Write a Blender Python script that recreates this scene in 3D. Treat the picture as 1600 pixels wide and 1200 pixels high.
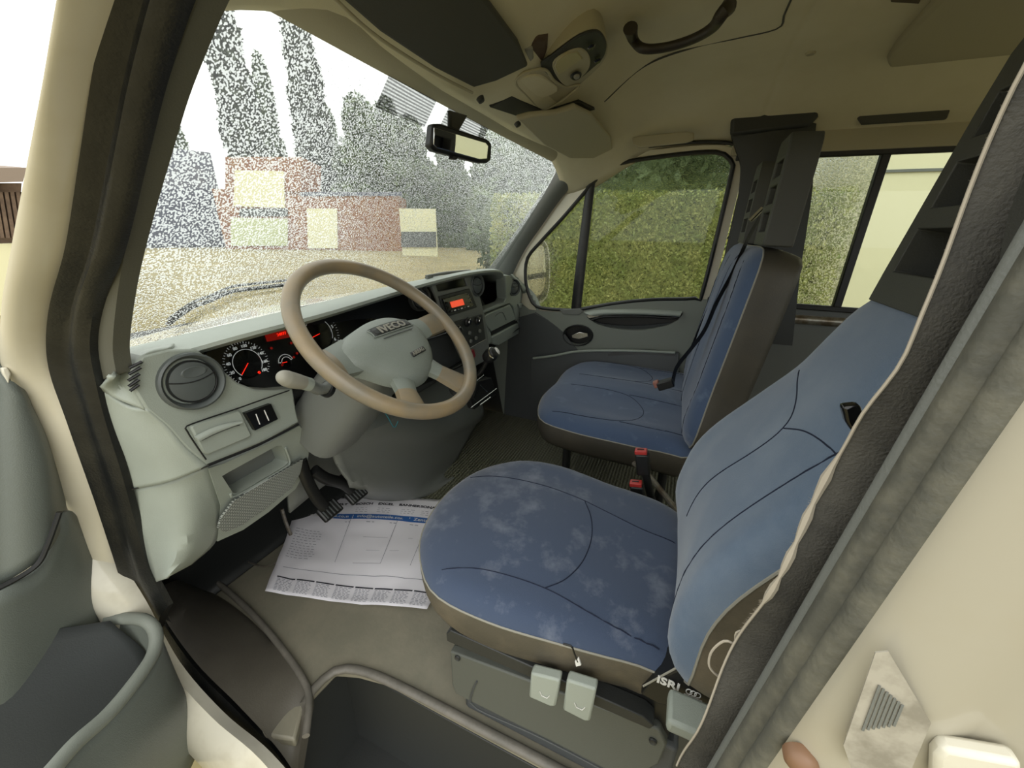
import bpy, bmesh, math, random
from mathutils import Vector, Matrix, noise
from mathutils.geometry import tessellate_polygon
random.seed(7)
D = bpy.data; SC = bpy.context.scene; COL = SC.collection
for o in list(D.objects): D.objects.remove(o)
V = Vector
# ------------------------------------------------------------------ camera
TH, PS, RO, FPX = .3747, .3957, .0212, 606.8
CAM = V((-1.1325, 0, 1.05))
c_, s_ = math.cos, math.sin
CF = V((c_(TH)*c_(PS), c_(TH)*s_(PS), -s_(TH))); CR = V((s_(PS), -c_(PS), 0)); CU = CR.cross(CF)
CR, CU = CR*c_(RO)+CU*s_(RO), -CR*s_(RO)+CU*c_(RO)
cd = D.cameras.new('camera'); cam = D.objects.new('camera', cd); COL.objects.link(cam)
cd.sensor_width = 36; cd.lens = FPX/1600*36; cd.clip_start = .02; cd.clip_end = 300
cam.matrix_world = Matrix(((CR.x, CU.x, -CF.x, CAM.x), (CR.y, CU.y, -CF.y, CAM.y), (CR.z, CU.z, -CF.z, CAM.z), (0, 0, 0, 1)))
SC.camera = cam
# ------------------------------------------------------------------ world, sun, exposure
W = D.worlds.new('overcast'); SC.world = W; W.use_nodes = True
wn = W.node_tree.nodes; wl = W.node_tree.links; wn.clear()
wo = wn.new('ShaderNodeOutputWorld'); wb = wn.new('ShaderNodeBackground'); tc = wn.new('ShaderNodeTexCoord')
sx = wn.new('ShaderNodeSeparateXYZ'); rp = wn.new('ShaderNodeValToRGB')
wl.new(tc.outputs['Generated'], sx.inputs[0]); wl.new(sx.outputs['Z'], rp.inputs[0]); wl.new(rp.outputs[0], wb.inputs[0]); wl.new(wb.outputs[0], wo.inputs[0])
rp.color_ramp.elements[0].position = 0; rp.color_ramp.elements[0].color = (.80, .82, .80, 1)
rp.color_ramp.elements[1].position = .6; rp.color_ramp.elements[1].color = (1, 1, .97, 1)
wb.inputs[1].default_value = 1.9
sd = D.lights.new('veiled_sun', 'SUN'); sd.energy = .55; sd.angle = math.radians(40); sd.color = (1, .97, .88)
sun = D.objects.new('veiled_sun', sd); COL.objects.link(sun)
sun.rotation_euler = (V((0, 0, 0)) - V((-.60, -.45, .62))).to_track_quat('-Z', 'Y').to_euler()
vs = SC.view_settings; vs.view_transform = 'Standard'; vs.look = 'None'; vs.gamma = 1; vs.use_curve_mapping = False; vs.exposure = .25

# ------------------------------------------------------------------ measuring helpers
def ray(x, y): return CR*(x-800) - CU*(y-600) + CF*FPX
def on(ax, v, x, y):
    i = 'xyz'.index(ax); d = ray(x, y); return CAM + d*((v-CAM[i])/d[i])
def X(v, *p): return [on('x', v, *q) for q in p]
def Y(v, *p): return [on('y', v, *q) for q in p]
def Z(v, *p): return [on('z', v, *q) for q in p]
def pl(P0, n, *p):
    P0 = V(P0); n = V(n); r = []
    for q in p:
        d = ray(*q); r.append(CAM + d*(((P0-CAM).dot(n))/d.dot(n)))
    return r
def cat(pts, n, closed=False):
    """Catmull-Rom resample to n points"""
    pts = [V(p) for p in pts]; m = len(pts); segs = m if closed else m-1
    def g(i): return pts[i % m] if closed else (pts[i] if 0 <= i < m else (pts[0]*2-pts[1] if i < 0 else pts[-1]*2-pts[-2]))
    dense = []
    K = 16
    for i in range(segs):
        a, b, c, d = g(i-1), g(i), g(i+1), g(i+2)
        for k in range(K):
            t = k/K; dense.append(.5*((2*b)+(c-a)*t+(2*a-5*b+4*c-d)*t*t+(3*b-a-3*c+d)*t**3))
    dense.append(pts[0].copy() if closed else pts[-1].copy())
    L = [0]
    for i in range(1, len(dense)): L.append(L[-1]+(dense[i]-dense[i-1]).length)
    T = L[-1]; out = []; j = 0; N = n if closed else n-1
    for k in range(n):
        s = T*k/N
        while j < len(L)-2 and L[j+1] < s: j += 1
        f = (s-L[j])/max(1e-9, L[j+1]-L[j]); out.append(dense[j].lerp(dense[j+1], min(1, f)))
    return out
# ------------------------------------------------------------------ materials
def srgb(h):
    if isinstance(h, str): h = [int(h[i:i+2], 16)/255 for i in (0, 2, 4)]
    return tuple((c/12.92 if c <= .04045 else ((c+.055)/1.055)**2.4) for c in h) + (1,)
MATS = {}
def mat(name, col, rough=.5, metal=0, bump=0, bscale=200, col2=None, cscale=8, cmix=.5, emit=None, es=1, spec=.5, sheen=0, coat=0, detail=4, cr=(.4, .65), bdist=.002):
    m = D.materials.new(name); m.use_nodes = True; nt = m.node_tree; n = nt.nodes; l = nt.links
    b = n['Principled BSDF']; b.inputs['Base Color'].default_value = srgb(col); b.inputs['Roughness'].default_value = rough
    b.inputs['Metallic'].default_value = metal; b.inputs['Specular IOR Level'].default_value = spec
    if sheen: b.inputs['Sheen Weight'].default_value = sheen
    if coat: b.inputs['Coat Weight'].default_value = coat
    t = n.new('ShaderNodeTexCoord')
    if col2:
        z = n.new('ShaderNodeTexNoise'); z.inputs['Scale'].default_value = cscale; z.inputs['Detail'].default_value = detail; z.inputs['Roughness'].default_value = .65
        l.new(t.outputs['Object'], z.inputs['Vector'])
        r = n.new('ShaderNodeValToRGB'); r.color_ramp.elements[0].position = cr[0]; r.color_ramp.elements[1].position = cr[1]
        r.color_ramp.elements[0].color = srgb(col); r.color_ramp.elements[1].color = tuple(a*(1-cmix)+c*cmix for a, c in zip(srgb(col), srgb(col2)))
        l.new(z.outputs['Fac'], r.inputs[0]); l.new(r.outputs[0], b.inputs['Base Color'])
    if bump:
        z = n.new('ShaderNodeTexNoise'); z.inputs['Scale'].default_value = bscale; z.inputs['Detail'].default_value = 3
        l.new(t.outputs['Object'], z.inputs['Vector']); bp = n.new('ShaderNodeBump'); bp.inputs['Strength'].default_value = bump; bp.inputs['Distance'].default_value = bdist
        l.new(z.outputs['Fac'], bp.inputs['Height']); l.new(bp.outputs[0], b.inputs['Normal'])
    if emit: b.inputs['Emission Color'].default_value = srgb(emit); b.inputs['Emission Strength'].default_value = es
    MATS[name] = m; return m
M_dash = mat('dash_plastic', '969d94', .45, bump=.25, bscale=600, col2='899087', cscale=5, cmix=.5)
M_dash2 = mat('dash_top_plastic', '9aa199', .5, bump=.3, bscale=500)
M_door = mat('door_plastic', '686e68', .45, bump=.25, bscale=600, col2='666c67', cscale=4, cmix=.6)
M_mould = mat('step_moulding', '625f57', .5, bump=.3, bscale=200, col2='78736a', cscale=20, cmix=.6)
M_ped = mat('pedestal_plastic', '535650', .5, bump=.25, bscale=400)
M_apil = mat('pillar_trim_plastic', '56564c', .55, bump=.2, bscale=500)
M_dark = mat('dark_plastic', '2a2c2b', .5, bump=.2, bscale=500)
M_black = mat('black_plastic', '131414', .45)
M_blackgl = mat('black_gloss', '0c0d0e', .15)
M_grey = mat('grey_plastic', '6b6e6a', .5, bump=.25, bscale=500)
M_vent = mat('vent_plastic', '4d5251', .42)
M_gr2 = mat('charcoal_plastic', '46494a', .5, bump=.2, bscale=500)
M_cream = mat('cream_paint', 'a5a090', .3, coat=.4, col2='a0957a', cscale=7, cmix=.45, cr=(.5, .8))
M_cream_bright = mat('cream_paint_brightened', 'd3cdb9', .3, coat=.4, col2='c0b79c', cscale=7, cmix=.5, cr=(.5, .8))  # same cream paint, extra brightness put into the colour for pillar and door frame
M_dpan = mat('door_card_plastic', '7b8078', .5, bump=.25, bscale=600)
M_vin2 = mat('bench_side_vinyl', '3d3a32', .5, bump=.3, bscale=300, col2='4a4539', cscale=7, cmix=.6)
M_white = mat('white_paint', 'd6d2c2', .25, coat=.5, col2='a59b84', cscale=9, cmix=.4, cr=(.55, .8))
M_rubber = mat('rubber', '111314', .4, bump=.3, bscale=300, col2='2a2a25', cscale=14, cmix=.5)
M_seal2 = mat('worn_seal', '4f4f47', .65, bump=.4, bscale=200, col2='6a685b', cscale=40, cmix=.7)
M_floor = mat('floor_rubber', '7b7869', .5, bump=.3, bscale=90, col2='958e7c', cscale=6, cmix=.7, cr=(.4, .75), detail=8)
M_ceil = mat('headliner', 'cfc8ad', .9, bump=.2, bscale=400, col2='bfb695', cscale=2.5, cmix=.5)
M_ceil2 = mat('headliner_plastic', 'a8a188', .6, bump=.15, bscale=400)
M_visor = mat('visor_vinyl', '44443f', .7, bump=.2, bscale=500)
M_blue = mat('blue_fabric', '39475f', .85, bump=.5, bscale=900, col2='8d93a0', cscale=13, cmix=.5, cr=(.52, .76), sheen=.3, detail=7, bdist=.001)
M_blue2 = mat('blue_back_fabric', '586a80', .85, bump=.5, bscale=900, col2='8793a0', cscale=6, cmix=.4, cr=(.45, .75), sheen=.35, detail=7, bdist=.001)
M_bench = mat('blue_bench_fabric', '3d4f6c', .85, bump=.5, bscale=900, col2='8fa0b5', cscale=12, cmix=.35, cr=(.58, .8), sheen=.3, detail=7, bdist=.001)
M_seam = mat('seam_thread', '141d33', .9)
M_vinyl = mat('side_vinyl', '4e4a40', .5, bump=.3, bscale=300, col2='766c5a', cscale=7, cmix=.6)
M_pipe = mat('piping', '8d8b80', .6)
M_hrest = mat('headrest_plastic', '3e3f3a', .55, bump=.25, bscale=500)
M_rim = mat('wheel_leather', '756f62', .38, bump=.12, bscale=500, col2='94805f', cscale=5, cmix=.8, cr=(.4, .62))
M_pad = mat('airbag_cover', '7b827b', .42, bump=.35, bscale=700)
M_chrome = mat('chrome', 'c8c8c4', .22, metal=1)
M_steel = mat('worn_steel', 'a29f96', .4, metal=.8, col2='6b5a45', cscale=30, cmix=.8)
M_paper = mat('paper', 'e6e4ea', .8)
M_ink = mat('ink', '33333d', .8); M_ink2 = mat('pale_ink', '6c6e7c', .8); M_bluebar = mat('blue_print', '2a5da0', .7)
M_web = mat('belt_webbing', '26272a', .75, bump=.5, bscale=700)
M_webw = mat('worn_webbing', '3c3b37', .85, bump=.6, bscale=500, col2='57554e', cscale=15, cmix=.7)
M_fray = mat('frayed_thread', 'a79f90', .9)
M_red = mat('red_plastic', 'b03430', .35); M_redd = mat('dark_red_switch', '7d1622', .35)
M_symb = mat('white_print', 'd8d8d4', .6)
M_lens = mat('lamp_lens', 'a69c78', .3, spec=.6)
M_lit = mat('red_display', '5a0a08', .3, emit='e01808', es=.12)
M_litx = mat('lit_red_symbol', 'ff3018', .3, emit='ff2412', es=.9)
M_radio = mat('radio_display', 'e05030', .3, emit='ff5838', es=.55)
M_gauge = mat('gauge_print', 'd4d8d8', .5, emit='c8d0d4', es=.15)
M_mirror = mat('mirror_glass', 'dddddd', .02, metal=1)
M_ground = mat('gravel_ground', '857b57', .95, bump=1, bscale=8, col2='9f9266', cscale=.6, cmix=.8, detail=8)
M_brick = mat('brick_wall', '85583f', .9, col2='9c7a58', cscale=2, cmix=.7)
M_render = mat('cream_render', 'd8d4b0', .9); M_dkwall = mat('slate_wall', '5c6070', .9, col2='75727a', cscale=1.5, cmix=.7)
M_wood = mat('weathered_timber', '6d5a49', .85, col2='4a3b30', cscale=6, cmix=.7)
M_tile = mat('roof_tile', '87796c', .85)
M_bark = mat('bark', '4e4335', .95, bump=.8, bscale=10)
def leafmat(name, a, b, c, sc):
    m = mat(name, a, .6, col2=b, cscale=sc, cmix=1, cr=(.35, .65)); return m
M_leafh = leafmat('hedge_leaf', '75873f', 'b4b36a', None, 5)
M_leaft = leafmat('tree_leaf', '3c4c30', '65744a', None, .5)
M_leafp = leafmat('poplar_leaf', '33392c', '4c5540', None, .5)
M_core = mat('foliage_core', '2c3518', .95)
# ribbed rubber mat
def ribmat():
    m = mat('ribbed_mat', '6a6a55', .38, spec=.7); nt = m.node_tree; n = nt.nodes; l = nt.links; b = n['Principled BSDF']
    t = n.new('ShaderNodeTexCoord'); mp = n.new('ShaderNodeMapping'); mp.inputs['Rotation'].default_value = (0, 0, .0); l.new(t.outputs['Object'], mp.inputs[0])
    w = n.new('ShaderNodeTexWave'); w.inputs['Scale'].default_value = 32; w.bands_direction = 'X'; w.inputs['Distortion'].default_value = .6; l.new(mp.outputs[0], w.inputs[0])
    w2 = n.new('ShaderNodeTexWave'); w2.inputs['Scale'].default_value = 22; w2.bands_direction = 'Y'; w2.inputs['Distortion'].default_value = 1; l.new(mp.outputs[0], w2.inputs[0])
    mx = n.new('ShaderNodeMath'); mx.operation = 'MULTIPLY'; l.new(w.outputs['Fac'], mx.inputs[0]); l.new(w2.outputs['Fac'], mx.inputs[1])
    bp = n.new('ShaderNodeBump'); bp.inputs['Strength'].default_value = .9; bp.inputs['Distance'].default_value = .012; l.new(mx.outputs[0], bp.inputs['Height']); l.new(bp.outputs[0], b.inputs['Normal'])
    return m
M_rib = ribmat()
M_sill = mat('sill_plastic', '5a564d', .45, bump=.2, bscale=300, col2='4a463e', cscale=6, cmix=.6)
def grillemat():
    m = mat('grille_plastic', '6d726d', .5); nt = m.node_tree; n = nt.nodes; l = nt.links; b = n['Principled BSDF']
    t = n.new('ShaderNodeTexCoord'); w = n.new('ShaderNodeTexBrick'); w.inputs['Scale'].default_value = 95
    mp = n.new('ShaderNodeMapping'); mp.inputs['Rotation'].default_value = (math.pi/2, 0, 0); l.new(t.outputs['Object'], mp.inputs[0]); l.new(mp.outputs[0], w.inputs[0])
    w.inputs['Color1'].default_value = srgb('3c403d'); w.inputs['Color2'].default_value = srgb('3c403d'); w.inputs['Mortar'].default_value = srgb('9a9f99'); w.inputs['Mortar Size'].default_value = .10
    w.inputs['Brick Width'].default_value = .9; w.inputs['Row Height'].default_value = .42
    l.new(w.outputs['Color'], b.inputs['Base Color']); return m
M_grille = grillemat()
def tread_mat():
    m = mat('brick_courses', '9a5138', .9); return m
def glassmat(name, wet, scale, tint=(.80, .83, .80)):
    """clear pane with rain drops: clear where dry, refracting and bumped where wet"""
    m = D.materials.new(name); m.use_nodes = True; nt = m.node_tree; n = nt.nodes; l = nt.links; n.clear()
    o = n.new('ShaderNodeOutputMaterial'); tr = n.new('ShaderNodeBsdfTransparent'); tr.inputs[0].default_value = tint+(1,)
    rf = n.new('ShaderNodeBsdfRefraction'); rf.inputs['IOR'].default_value = 1.33; rf.inputs['Roughness'].default_value = .02; rf.inputs[0].default_value = (.66, .69, .67, 1)
    gl = n.new('ShaderNodeBsdfGlossy'); gl.inputs['Roughness'].default_value = .02
    t = n.new('ShaderNodeTexCoord'); vo = n.new('ShaderNodeTexVoronoi'); vo.inputs['Scale'].default_value = scale; vo.feature = 'SMOOTH_F1'; vo.inputs['Randomness'].default_value = 1
    nz = n.new('ShaderNodeTexNoise'); nz.inputs['Scale'].default_value = scale*.6; nz.inputs['Detail'].default_value = 2
    l.new(t.outputs['Object'], vo.inputs['Vector']); l.new(t.outputs['Object'], nz.inputs['Vector'])
    ad = n.new('ShaderNodeMath'); ad.operation = 'ADD'; l.new(vo.outputs['Distance'], ad.inputs[0])
    sc = n.new('ShaderNodeMath'); sc.operation = 'MULTIPLY'; sc.inputs[1].default_value = .5; l.new(nz.outputs['Fac'], sc.inputs[0]); l.new(sc.outputs[0], ad.inputs[1])
    bp = n.new('ShaderNodeBump'); bp.inputs['Strength'].default_value = 1; bp.inputs['Distance'].default_value = .34/scale; bp.invert = True; l.new(ad.outputs[0], bp.inputs['Height'])
    l.new(bp.outputs[0], rf.inputs['Normal'])
    big = n.new('ShaderNodeTexNoise'); big.inputs['Scale'].default_value = 4; l.new(t.outputs['Object'], big.inputs['Vector'])
    r = n.new('ShaderNodeValToRGB'); r.color_ramp.elements[0].position = .62; r.color_ramp.elements[1].position = .72
    r.color_ramp.elements[0].color = (wet,)*3+(1,); r.color_ramp.elements[1].color = (wet*.12,)*3+(1,)
    l.new(ad.outputs[0], r.inputs[0])
    mx = n.new('ShaderNodeMixShader'); l.new(r.outputs[0], mx.inputs[0]); l.new(tr.outputs[0], mx.inputs[1]); l.new(rf.outputs[0], mx.inputs[2])
    m2 = n.new('ShaderNodeMixShader'); m2.inputs[0].default_value = .02; l.new(mx.outputs[0], m2.inputs[1]); l.new(gl.outputs[0], m2.inputs[2])
    l.new(m2.outputs[0], o.inputs[0]); return m
M_ws = glassmat('wet_windshield_glass', .66, 330)
M_sg = glassmat('wet_side_glass', .7, 210)
M_cg = glassmat('clear_side_glass', .0, 200)

# ------------------------------------------------------------------ mesh helpers
def mk(name, verts, faces, m, parent=None, smooth=True, bevel=0, seg=2, sub=0, solid=0, sharp=40):
    me = D.meshes.new(name); me.from_pydata([tuple(v) for v in verts], [], faces); 
    bm = bmesh.new(); bm.from_mesh(me); bmesh.ops.remove_doubles(bm, verts=bm.verts, dist=1e-6); bmesh.ops.recalc_face_normals(bm, faces=bm.faces); bm.to_mesh(me); bm.free()
    for mm in (m if isinstance(m, (list, tuple)) else [m]): me.materials.append(mm)
    if smooth:
        me.shade_smooth()
        me.set_sharp_from_angle(angle=math.radians(sharp))
    o = D.objects.new(name, me); COL.objects.link(o)
    if parent: par(o, parent)
    if solid: s = o.modifiers.new('solid', 'SOLIDIFY'); s.thickness = abs(solid); s.offset = -1 if solid > 0 else 1
    if bevel: b = o.modifiers.new('bevel', 'BEVEL'); b.width = bevel; b.segments = seg; b.limit_method = 'ANGLE'; b.angle_limit = math.radians(35)
    if sub: s = o.modifiers.new('sub', 'SUBSURF'); s.levels = sub; s.render_levels = sub
    return o
def par(o, p):
    o.parent = p
    if p.type == 'EMPTY' or p.location.length > 0: o.matrix_parent_inverse = Matrix.Translation(-wloc(p))
def wloc(p):
    l = V(p.location); return l
def root(name, loc, label=None, cat_=None, group=None, kind=None):
    o = D.objects.new(name, None); o.location = loc; o.empty_display_size = .05; COL.objects.link(o)
    return tag(o, label, cat_, group, kind)
def tag(o, label=None, cat_=None, group=None, kind=None):
    if label: o['label'] = label
    if cat_: o['category'] = cat_
    if group: o['group'] = group
    if kind: o['kind'] = kind
    return o
def st(o, label=None): return tag(o, label, None, None, 'structure')
def slab(name, outline, vec, m, parent=None, holes=(), bevel=.002, smooth=0, seg=2, dome=0):
    """planar outline (with holes) given in 3-D, thickened along vec"""
    vec = V(vec); loops = [cat(outline, smooth, True) if smooth else [V(p) for p in outline]]
    loops += [[V(p) for p in h] for h in holes]
    tri = tessellate_polygon(loops); allp = [p for lp in loops for p in lp]; n = len(allp)
    verts = allp + [p+vec for p in allp]; faces = [tuple(t) for t in tri] + [tuple(i+n for i in reversed(t)) for t in tri]
    k = 0
    for lp in loops:
        m_ = len(lp)
        for i in range(m_):
            a = k+i; b = k+(i+1) % m_; faces.append((a, b, b+n, a+n))
        k += m_
    o = mk(name, verts, faces, m, parent, bevel=0)
    me = o.data; bm = bmesh.new(); bm.from_mesh(me); bmesh.ops.dissolve_limit(bm, angle_limit=.02, verts=bm.verts, edges=bm.edges); bm.to_mesh(me); bm.free()
    me.set_sharp_from_angle(angle=math.radians(40))
    if bevel:
        b = o.modifiers.new('bevel', 'BEVEL'); b.width = bevel; b.segments = seg; b.limit_method = 'ANGLE'; b.angle_limit = math.radians(50)
    return o
def ribbon(name, A, B, m, parent=None, n=24, k=8, bulge=0, depth=.01, nrm=(-1, 0, 0), straight=False, prof=None):
    """solid band between two edge curves, crowned by bulge along nrm, closed at the back"""
    nrm = V(nrm).normalized()
    A = cat(A, n) if not straight else [V(p) for p in A]; B = cat(B, n) if not straight else [V(p) for p in B]; n = len(A)
    verts = []; R = k+1+2
    for a, b in zip(A, B):
        for j in range(k+1):
            t = j/k; h = prof(t) if prof else bulge*4*t*(1-t)
            verts.append(a.lerp(b, t)+nrm*h)
        verts.append(b-nrm*depth); verts.append(a-nrm*depth)
    faces = []
    for i in range(n-1):
        for j in range(R):
            a = i*R+j; b = i*R+(j+1) % R; faces.append((a, b, b+R, a+R))
    faces.append(tuple(range(R))); faces.append(tuple((n-1)*R+j for j in reversed(range(R))))
    return mk(name, verts, faces, m, parent)
def patch(name, rows, m, parent=None, n=20, solid=.008, k=None):
    g = [cat(r, n) for r in rows]; k = k or len(rows)*5
    cols = [cat([g[i][j] for i in range(len(g))], k) for j in range(n)]
    verts = [cols[j][i] for i in range(k) for j in range(n)]
    faces = [(i*n+j, i*n+j+1, (i+1)*n+j+1, (i+1)*n+j) for i in range(k-1) for j in range(n-1)]
    return mk(name, verts, faces, m, parent, solid=solid)
def tube(name, pts, r, m, parent=None, n=12, k=0, closed=False, flat=1, up=None):
    pts = cat(pts, k, closed) if k else [V(p) for p in pts]; N = len(pts)
    rr = r if callable(r) else (lambda t: r); verts = []; prev = None
    for i, p in enumerate(pts):
        a = pts[(i-1) % N] if closed or i > 0 else p; b = pts[(i+1) % N] if closed or i < N-1 else p
        T = (b-a).normalized()
        if prev is None:
            u = V(up) if up else (V((0, 0, 1)) if abs(T.z) < .9 else V((1, 0, 0)))
        else: u = prev
        u = (u - T*u.dot(T)).normalized(); prev = u; w = T.cross(u); R = rr(i/(N-1))
        for j in range(n):
            an = 2*math.pi*j/n; verts.append(p+u*R*flat*math.cos(an)+w*R*math.sin(an))
    faces = []
    for i in range(N if closed else N-1):
        for j in range(n):
            a = i*n+j; b = i*n+(j+1) % n; c = ((i+1) % N)*n; faces.append((a, b, c+(j+1) % n, c+j))
    if not closed: faces.append(tuple(range(n))); faces.append(tuple((N-1)*n+j for j in reversed(range(n))))
    return mk(name, verts, faces, m, parent)
def frame(n, up=(0, 0, 1)):
    n = V(n).normalized(); u = V(up).cross(n)
    if u.length < 1e-4: u = V((1, 0, 0))
    u.normalize(); v = n.cross(u); return u, v, n
def mframe(o, u, v, n):
    return Matrix(((u.x, v.x, n.x, o[0]), (u.y, v.y, n.y, o[1]), (u.z, v.z, n.z, o[2]), (0, 0, 0, 1)))
def lathe(name, prof, M, m, parent=None, n=32, sxy=(1, 1)):
    verts = []; faces = []
    for r, h in prof:
        for j in range(n):
            a = 2*math.pi*j/n; verts.append(M @ V((r*sxy[0]*math.cos(a), r*sxy[1]*math.sin(a), h)))
    for i in range(len(prof)-1):
        for j in range(n):
            a = i*n+j; b = i*n+(j+1) % n; faces.append((a, b, b+n, a+n))
    faces.append(tuple(reversed(range(n)))); faces.append(tuple((len(prof)-1)*n+j for j in range(n)))
    return mk(name, verts, faces, m, parent)
def box(name, c, s, m, parent=None, bevel=.003, rot=None, taper=1, seg=2):
    c = V(c); R = rot or Matrix.Identity(3); v = []
    for z in (-1, 1):
        for x, y in ((-1, -1), (1, -1), (1, 1), (-1, 1)):
            t = taper if z > 0 else 1
            v.append(c + R @ V((x*s[0]/2*t, y*s[1]/2*t, z*s[2]/2)))
    f = [(0, 3, 2, 1), (4, 5, 6, 7), (0, 1, 5, 4), (1, 2, 6, 5), (2, 3, 7, 6), (3, 0, 4, 7)]
    return mk(name, v, f, m, parent, bevel=bevel, seg=seg)
def text(name, s, size, fn, m, parent=None, bold=0, ext=.0006, cx=True, shear=0):
    """flat lettering; fn maps (x, y, h) on the sign to the place"""
    cu = D.curves.new('lettering', 'FONT'); cu.body = s; cu.size = size; cu.align_x = 'CENTER' if cx else 'LEFT'; cu.align_y = 'CENTER'; cu.extrude = ext; cu.offset = bold; cu.shear = shear; cu.resolution_u = 3
    t = D.objects.new('lettering', cu); me = D.meshes.new_from_object(t); D.objects.remove(t); D.curves.remove(cu)
    for v in me.vertices: v.co = fn(v.co.x, v.co.y, v.co.z)
    me.name = name; me.materials.clear(); me.materials.append(m); o = D.objects.new(name, me); COL.objects.link(o)
    if parent: par(o, parent)
    return o
def join_boxes(name, lst, m, parent=None, bevel=.0):
    verts = []; faces = []
    for c, s, R in lst:
        b = len(verts); c = V(c); R = R or Matrix.Identity(3)
        for z in (-1, 1):
            for x, y in ((-1, -1), (1, -1), (1, 1), (-1, 1)): verts.append(c+R @ V((x*s[0]/2, y*s[1]/2, z*s[2]/2)))
        faces += [tuple(i+b for i in f) for f in ((0, 3, 2, 1), (4, 5, 6, 7), (0, 1, 5, 4), (1, 2, 6, 5), (2, 3, 7, 6), (3, 0, 4, 7))]
    me = mk(name, verts, faces, m, parent, smooth=False, bevel=bevel); return me

# ================================================================== SETTING: cab shell
# floor with the step well cut out beside the driver's door
fl = [(-.87, 1.45, 0), (.86, 1.45, 0), (.86, -2.4, 0), (-.66, -2.4, 0), (-.665, .52, 0), (-.68, .60, 0), (-.70, .655, 0), (-.78, .665, 0), (-.845, .62, 0), (-.87, .7, 0)]
o = slab('floor', [V(p)-V((0, 0, .03)) for p in fl], (0, 0, .03), M_floor, bevel=.006); st(o, 'worn grey rubber cab floor')
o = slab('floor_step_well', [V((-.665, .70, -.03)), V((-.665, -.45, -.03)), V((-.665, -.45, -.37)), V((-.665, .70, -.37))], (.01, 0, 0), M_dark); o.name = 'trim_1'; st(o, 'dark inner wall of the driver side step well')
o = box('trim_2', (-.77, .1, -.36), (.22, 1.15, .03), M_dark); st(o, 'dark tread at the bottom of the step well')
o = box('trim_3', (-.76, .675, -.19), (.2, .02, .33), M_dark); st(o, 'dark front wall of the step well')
# step lip moulding
lip = [V((-.66, -.4, .006)), V((-.664, .2, .006)), V((-.666, .45, .006)), V((-.675, .58, .006)), V((-.70, .645, .006)), V((-.75, .662, .006)), V((-.79, .655, .006))]
o = tube('trim_4', lip, .011, M_mould, k=40, flat=.8); st(o, 'raised grey moulding round the step well')
for i, p in enumerate(Z(.005, (530, 1050), (480, 1118))):
    s = lathe('step_screw', [(.001, -.002), (.006, -.002), (.006, .003), (.004, .004), (.0035, .002), (.0001, .002)], Matrix.Translation(p), M_steel, n=16)
    tag(s, ['small steel screw at the corner of the step moulding', 'small steel screw at the rear end of the sill cover'][i], 'screw')
# firewall, right wall, back
def wallbox(name, c, s, m, lab): o = box(name, c, s, m, bevel=.0); st(o, lab); return o
wallbox('wall_cowl', (0, 1.22, .735), (1.8, .53, .02), M_black, 'black cowl under the foot of the windshield')
wallbox('wall_front', (0, 1.47, .28), (1.8, .03, .90), M_gr2, 'dark bulkhead under the dashboard')
o = patch('toe_board', [[V((-.86, 1.15, .003)), V((.0, 1.15, .003)), V((.85, 1.15, .003))], [V((-.86, 1.3, .08)), V((0, 1.3, .08)), V((.85, 1.3, .08))], [V((-.86, 1.44, .3)), V((0, 1.44, .3)), V((.85, 1.44, .3))]], M_dark, n=8); o.name = 'trim_5'; st(o, 'sloping toe board at the front of the floor')
wallbox('wall_back', (0, -2.45, .35), (1.75, .04, .95), M_grey, 'rear bulkhead of the crew cabin')
o = box('trim_33', (0, -2.45, 1.48), (1.75, .05, .14), M_ceil2); st(o, 'roof rail above the added rear window of the crew cabin')
o = box('window_4_added', (0, -2.45, 1.12), (1.70, .004, .60), M_cg, bevel=0); st(o, 'clear unseen rear window added to let light into the cab')  # unseen opening added so daylight from behind reaches the dash face
# right body side: lower wall plus window band
wallbox('wall_right', (.875, -1.27, .38), (.03, 2.34, .80), M_grey, 'grey lower body side behind the passenger door')
wallbox('wall_kick', (.905, .68, .165), (.02, 1.6, .95), M_dark, 'dark kick panel behind the passenger door').name = 'wall_right_front'
wallbox('wall_left_front', (-.90, 1.24, .25), (.02, .42, .95), M_dark, 'dark kick panel in front of the driver door opening')
o = box('trim_6', (.85, -1.27, 1.40), (.05, 2.34, .11), M_ceil2); st(o, 'roof rail above the rear side windows')
o = box('trim_7', (.845, -.595, 1.065), (.03, .028, .56), M_black, bevel=.004); st(o, 'black pillar between the rear side panes')
o = box('trim_8', (.845, -1.55, 1.065), (.04, .12, .56), M_ceil2, bevel=.004); st(o, 'rear pillar on the passenger side')
o = box('trim_9', (.838, -1.27, .782), (.02, 2.3, .022), M_rubber, bevel=.004); st(o, 'black rubber under the rear side panes')
o = box('trim_10', (.838, -1.27, 1.343), (.02, 2.3, .03), M_rubber, bevel=.004); st(o, 'black rubber above the rear side panes')
def pane(name, outline, nrm, m, lab, parent=None):
    o = slab(name, outline, V(nrm)*.004, m, parent, bevel=0); st(o, lab); return o
pane('window_1', [(.853, -.36, .79), (.853, -.6, .79), (.853, -.6, 1.335), (.853, -.36, 1.335)], (1, 0, 0), M_sg, 'front pane of the rear side window behind the bench')
pane('window_2', [(.853, -.6, .79), (.853, -1.5, .79), (.853, -1.5, 1.335), (.853, -.6, 1.335)], (1, 0, 0), M_cg, 'rear pane of the rear side window')
o = ribbon('trim_11', X(.83, (1240, 492), (1330, 498)), X(.83, (1236, 505), (1328, 512)), M_steel, depth=.01, bulge=.01, n=6); st(o, 'bright ledge under the rear side window')
wallbox('wall_left', (-.86, -1.35, .38), (.03, 2.0, .95), M_grey, 'lower body side behind the driver seat')
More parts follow.
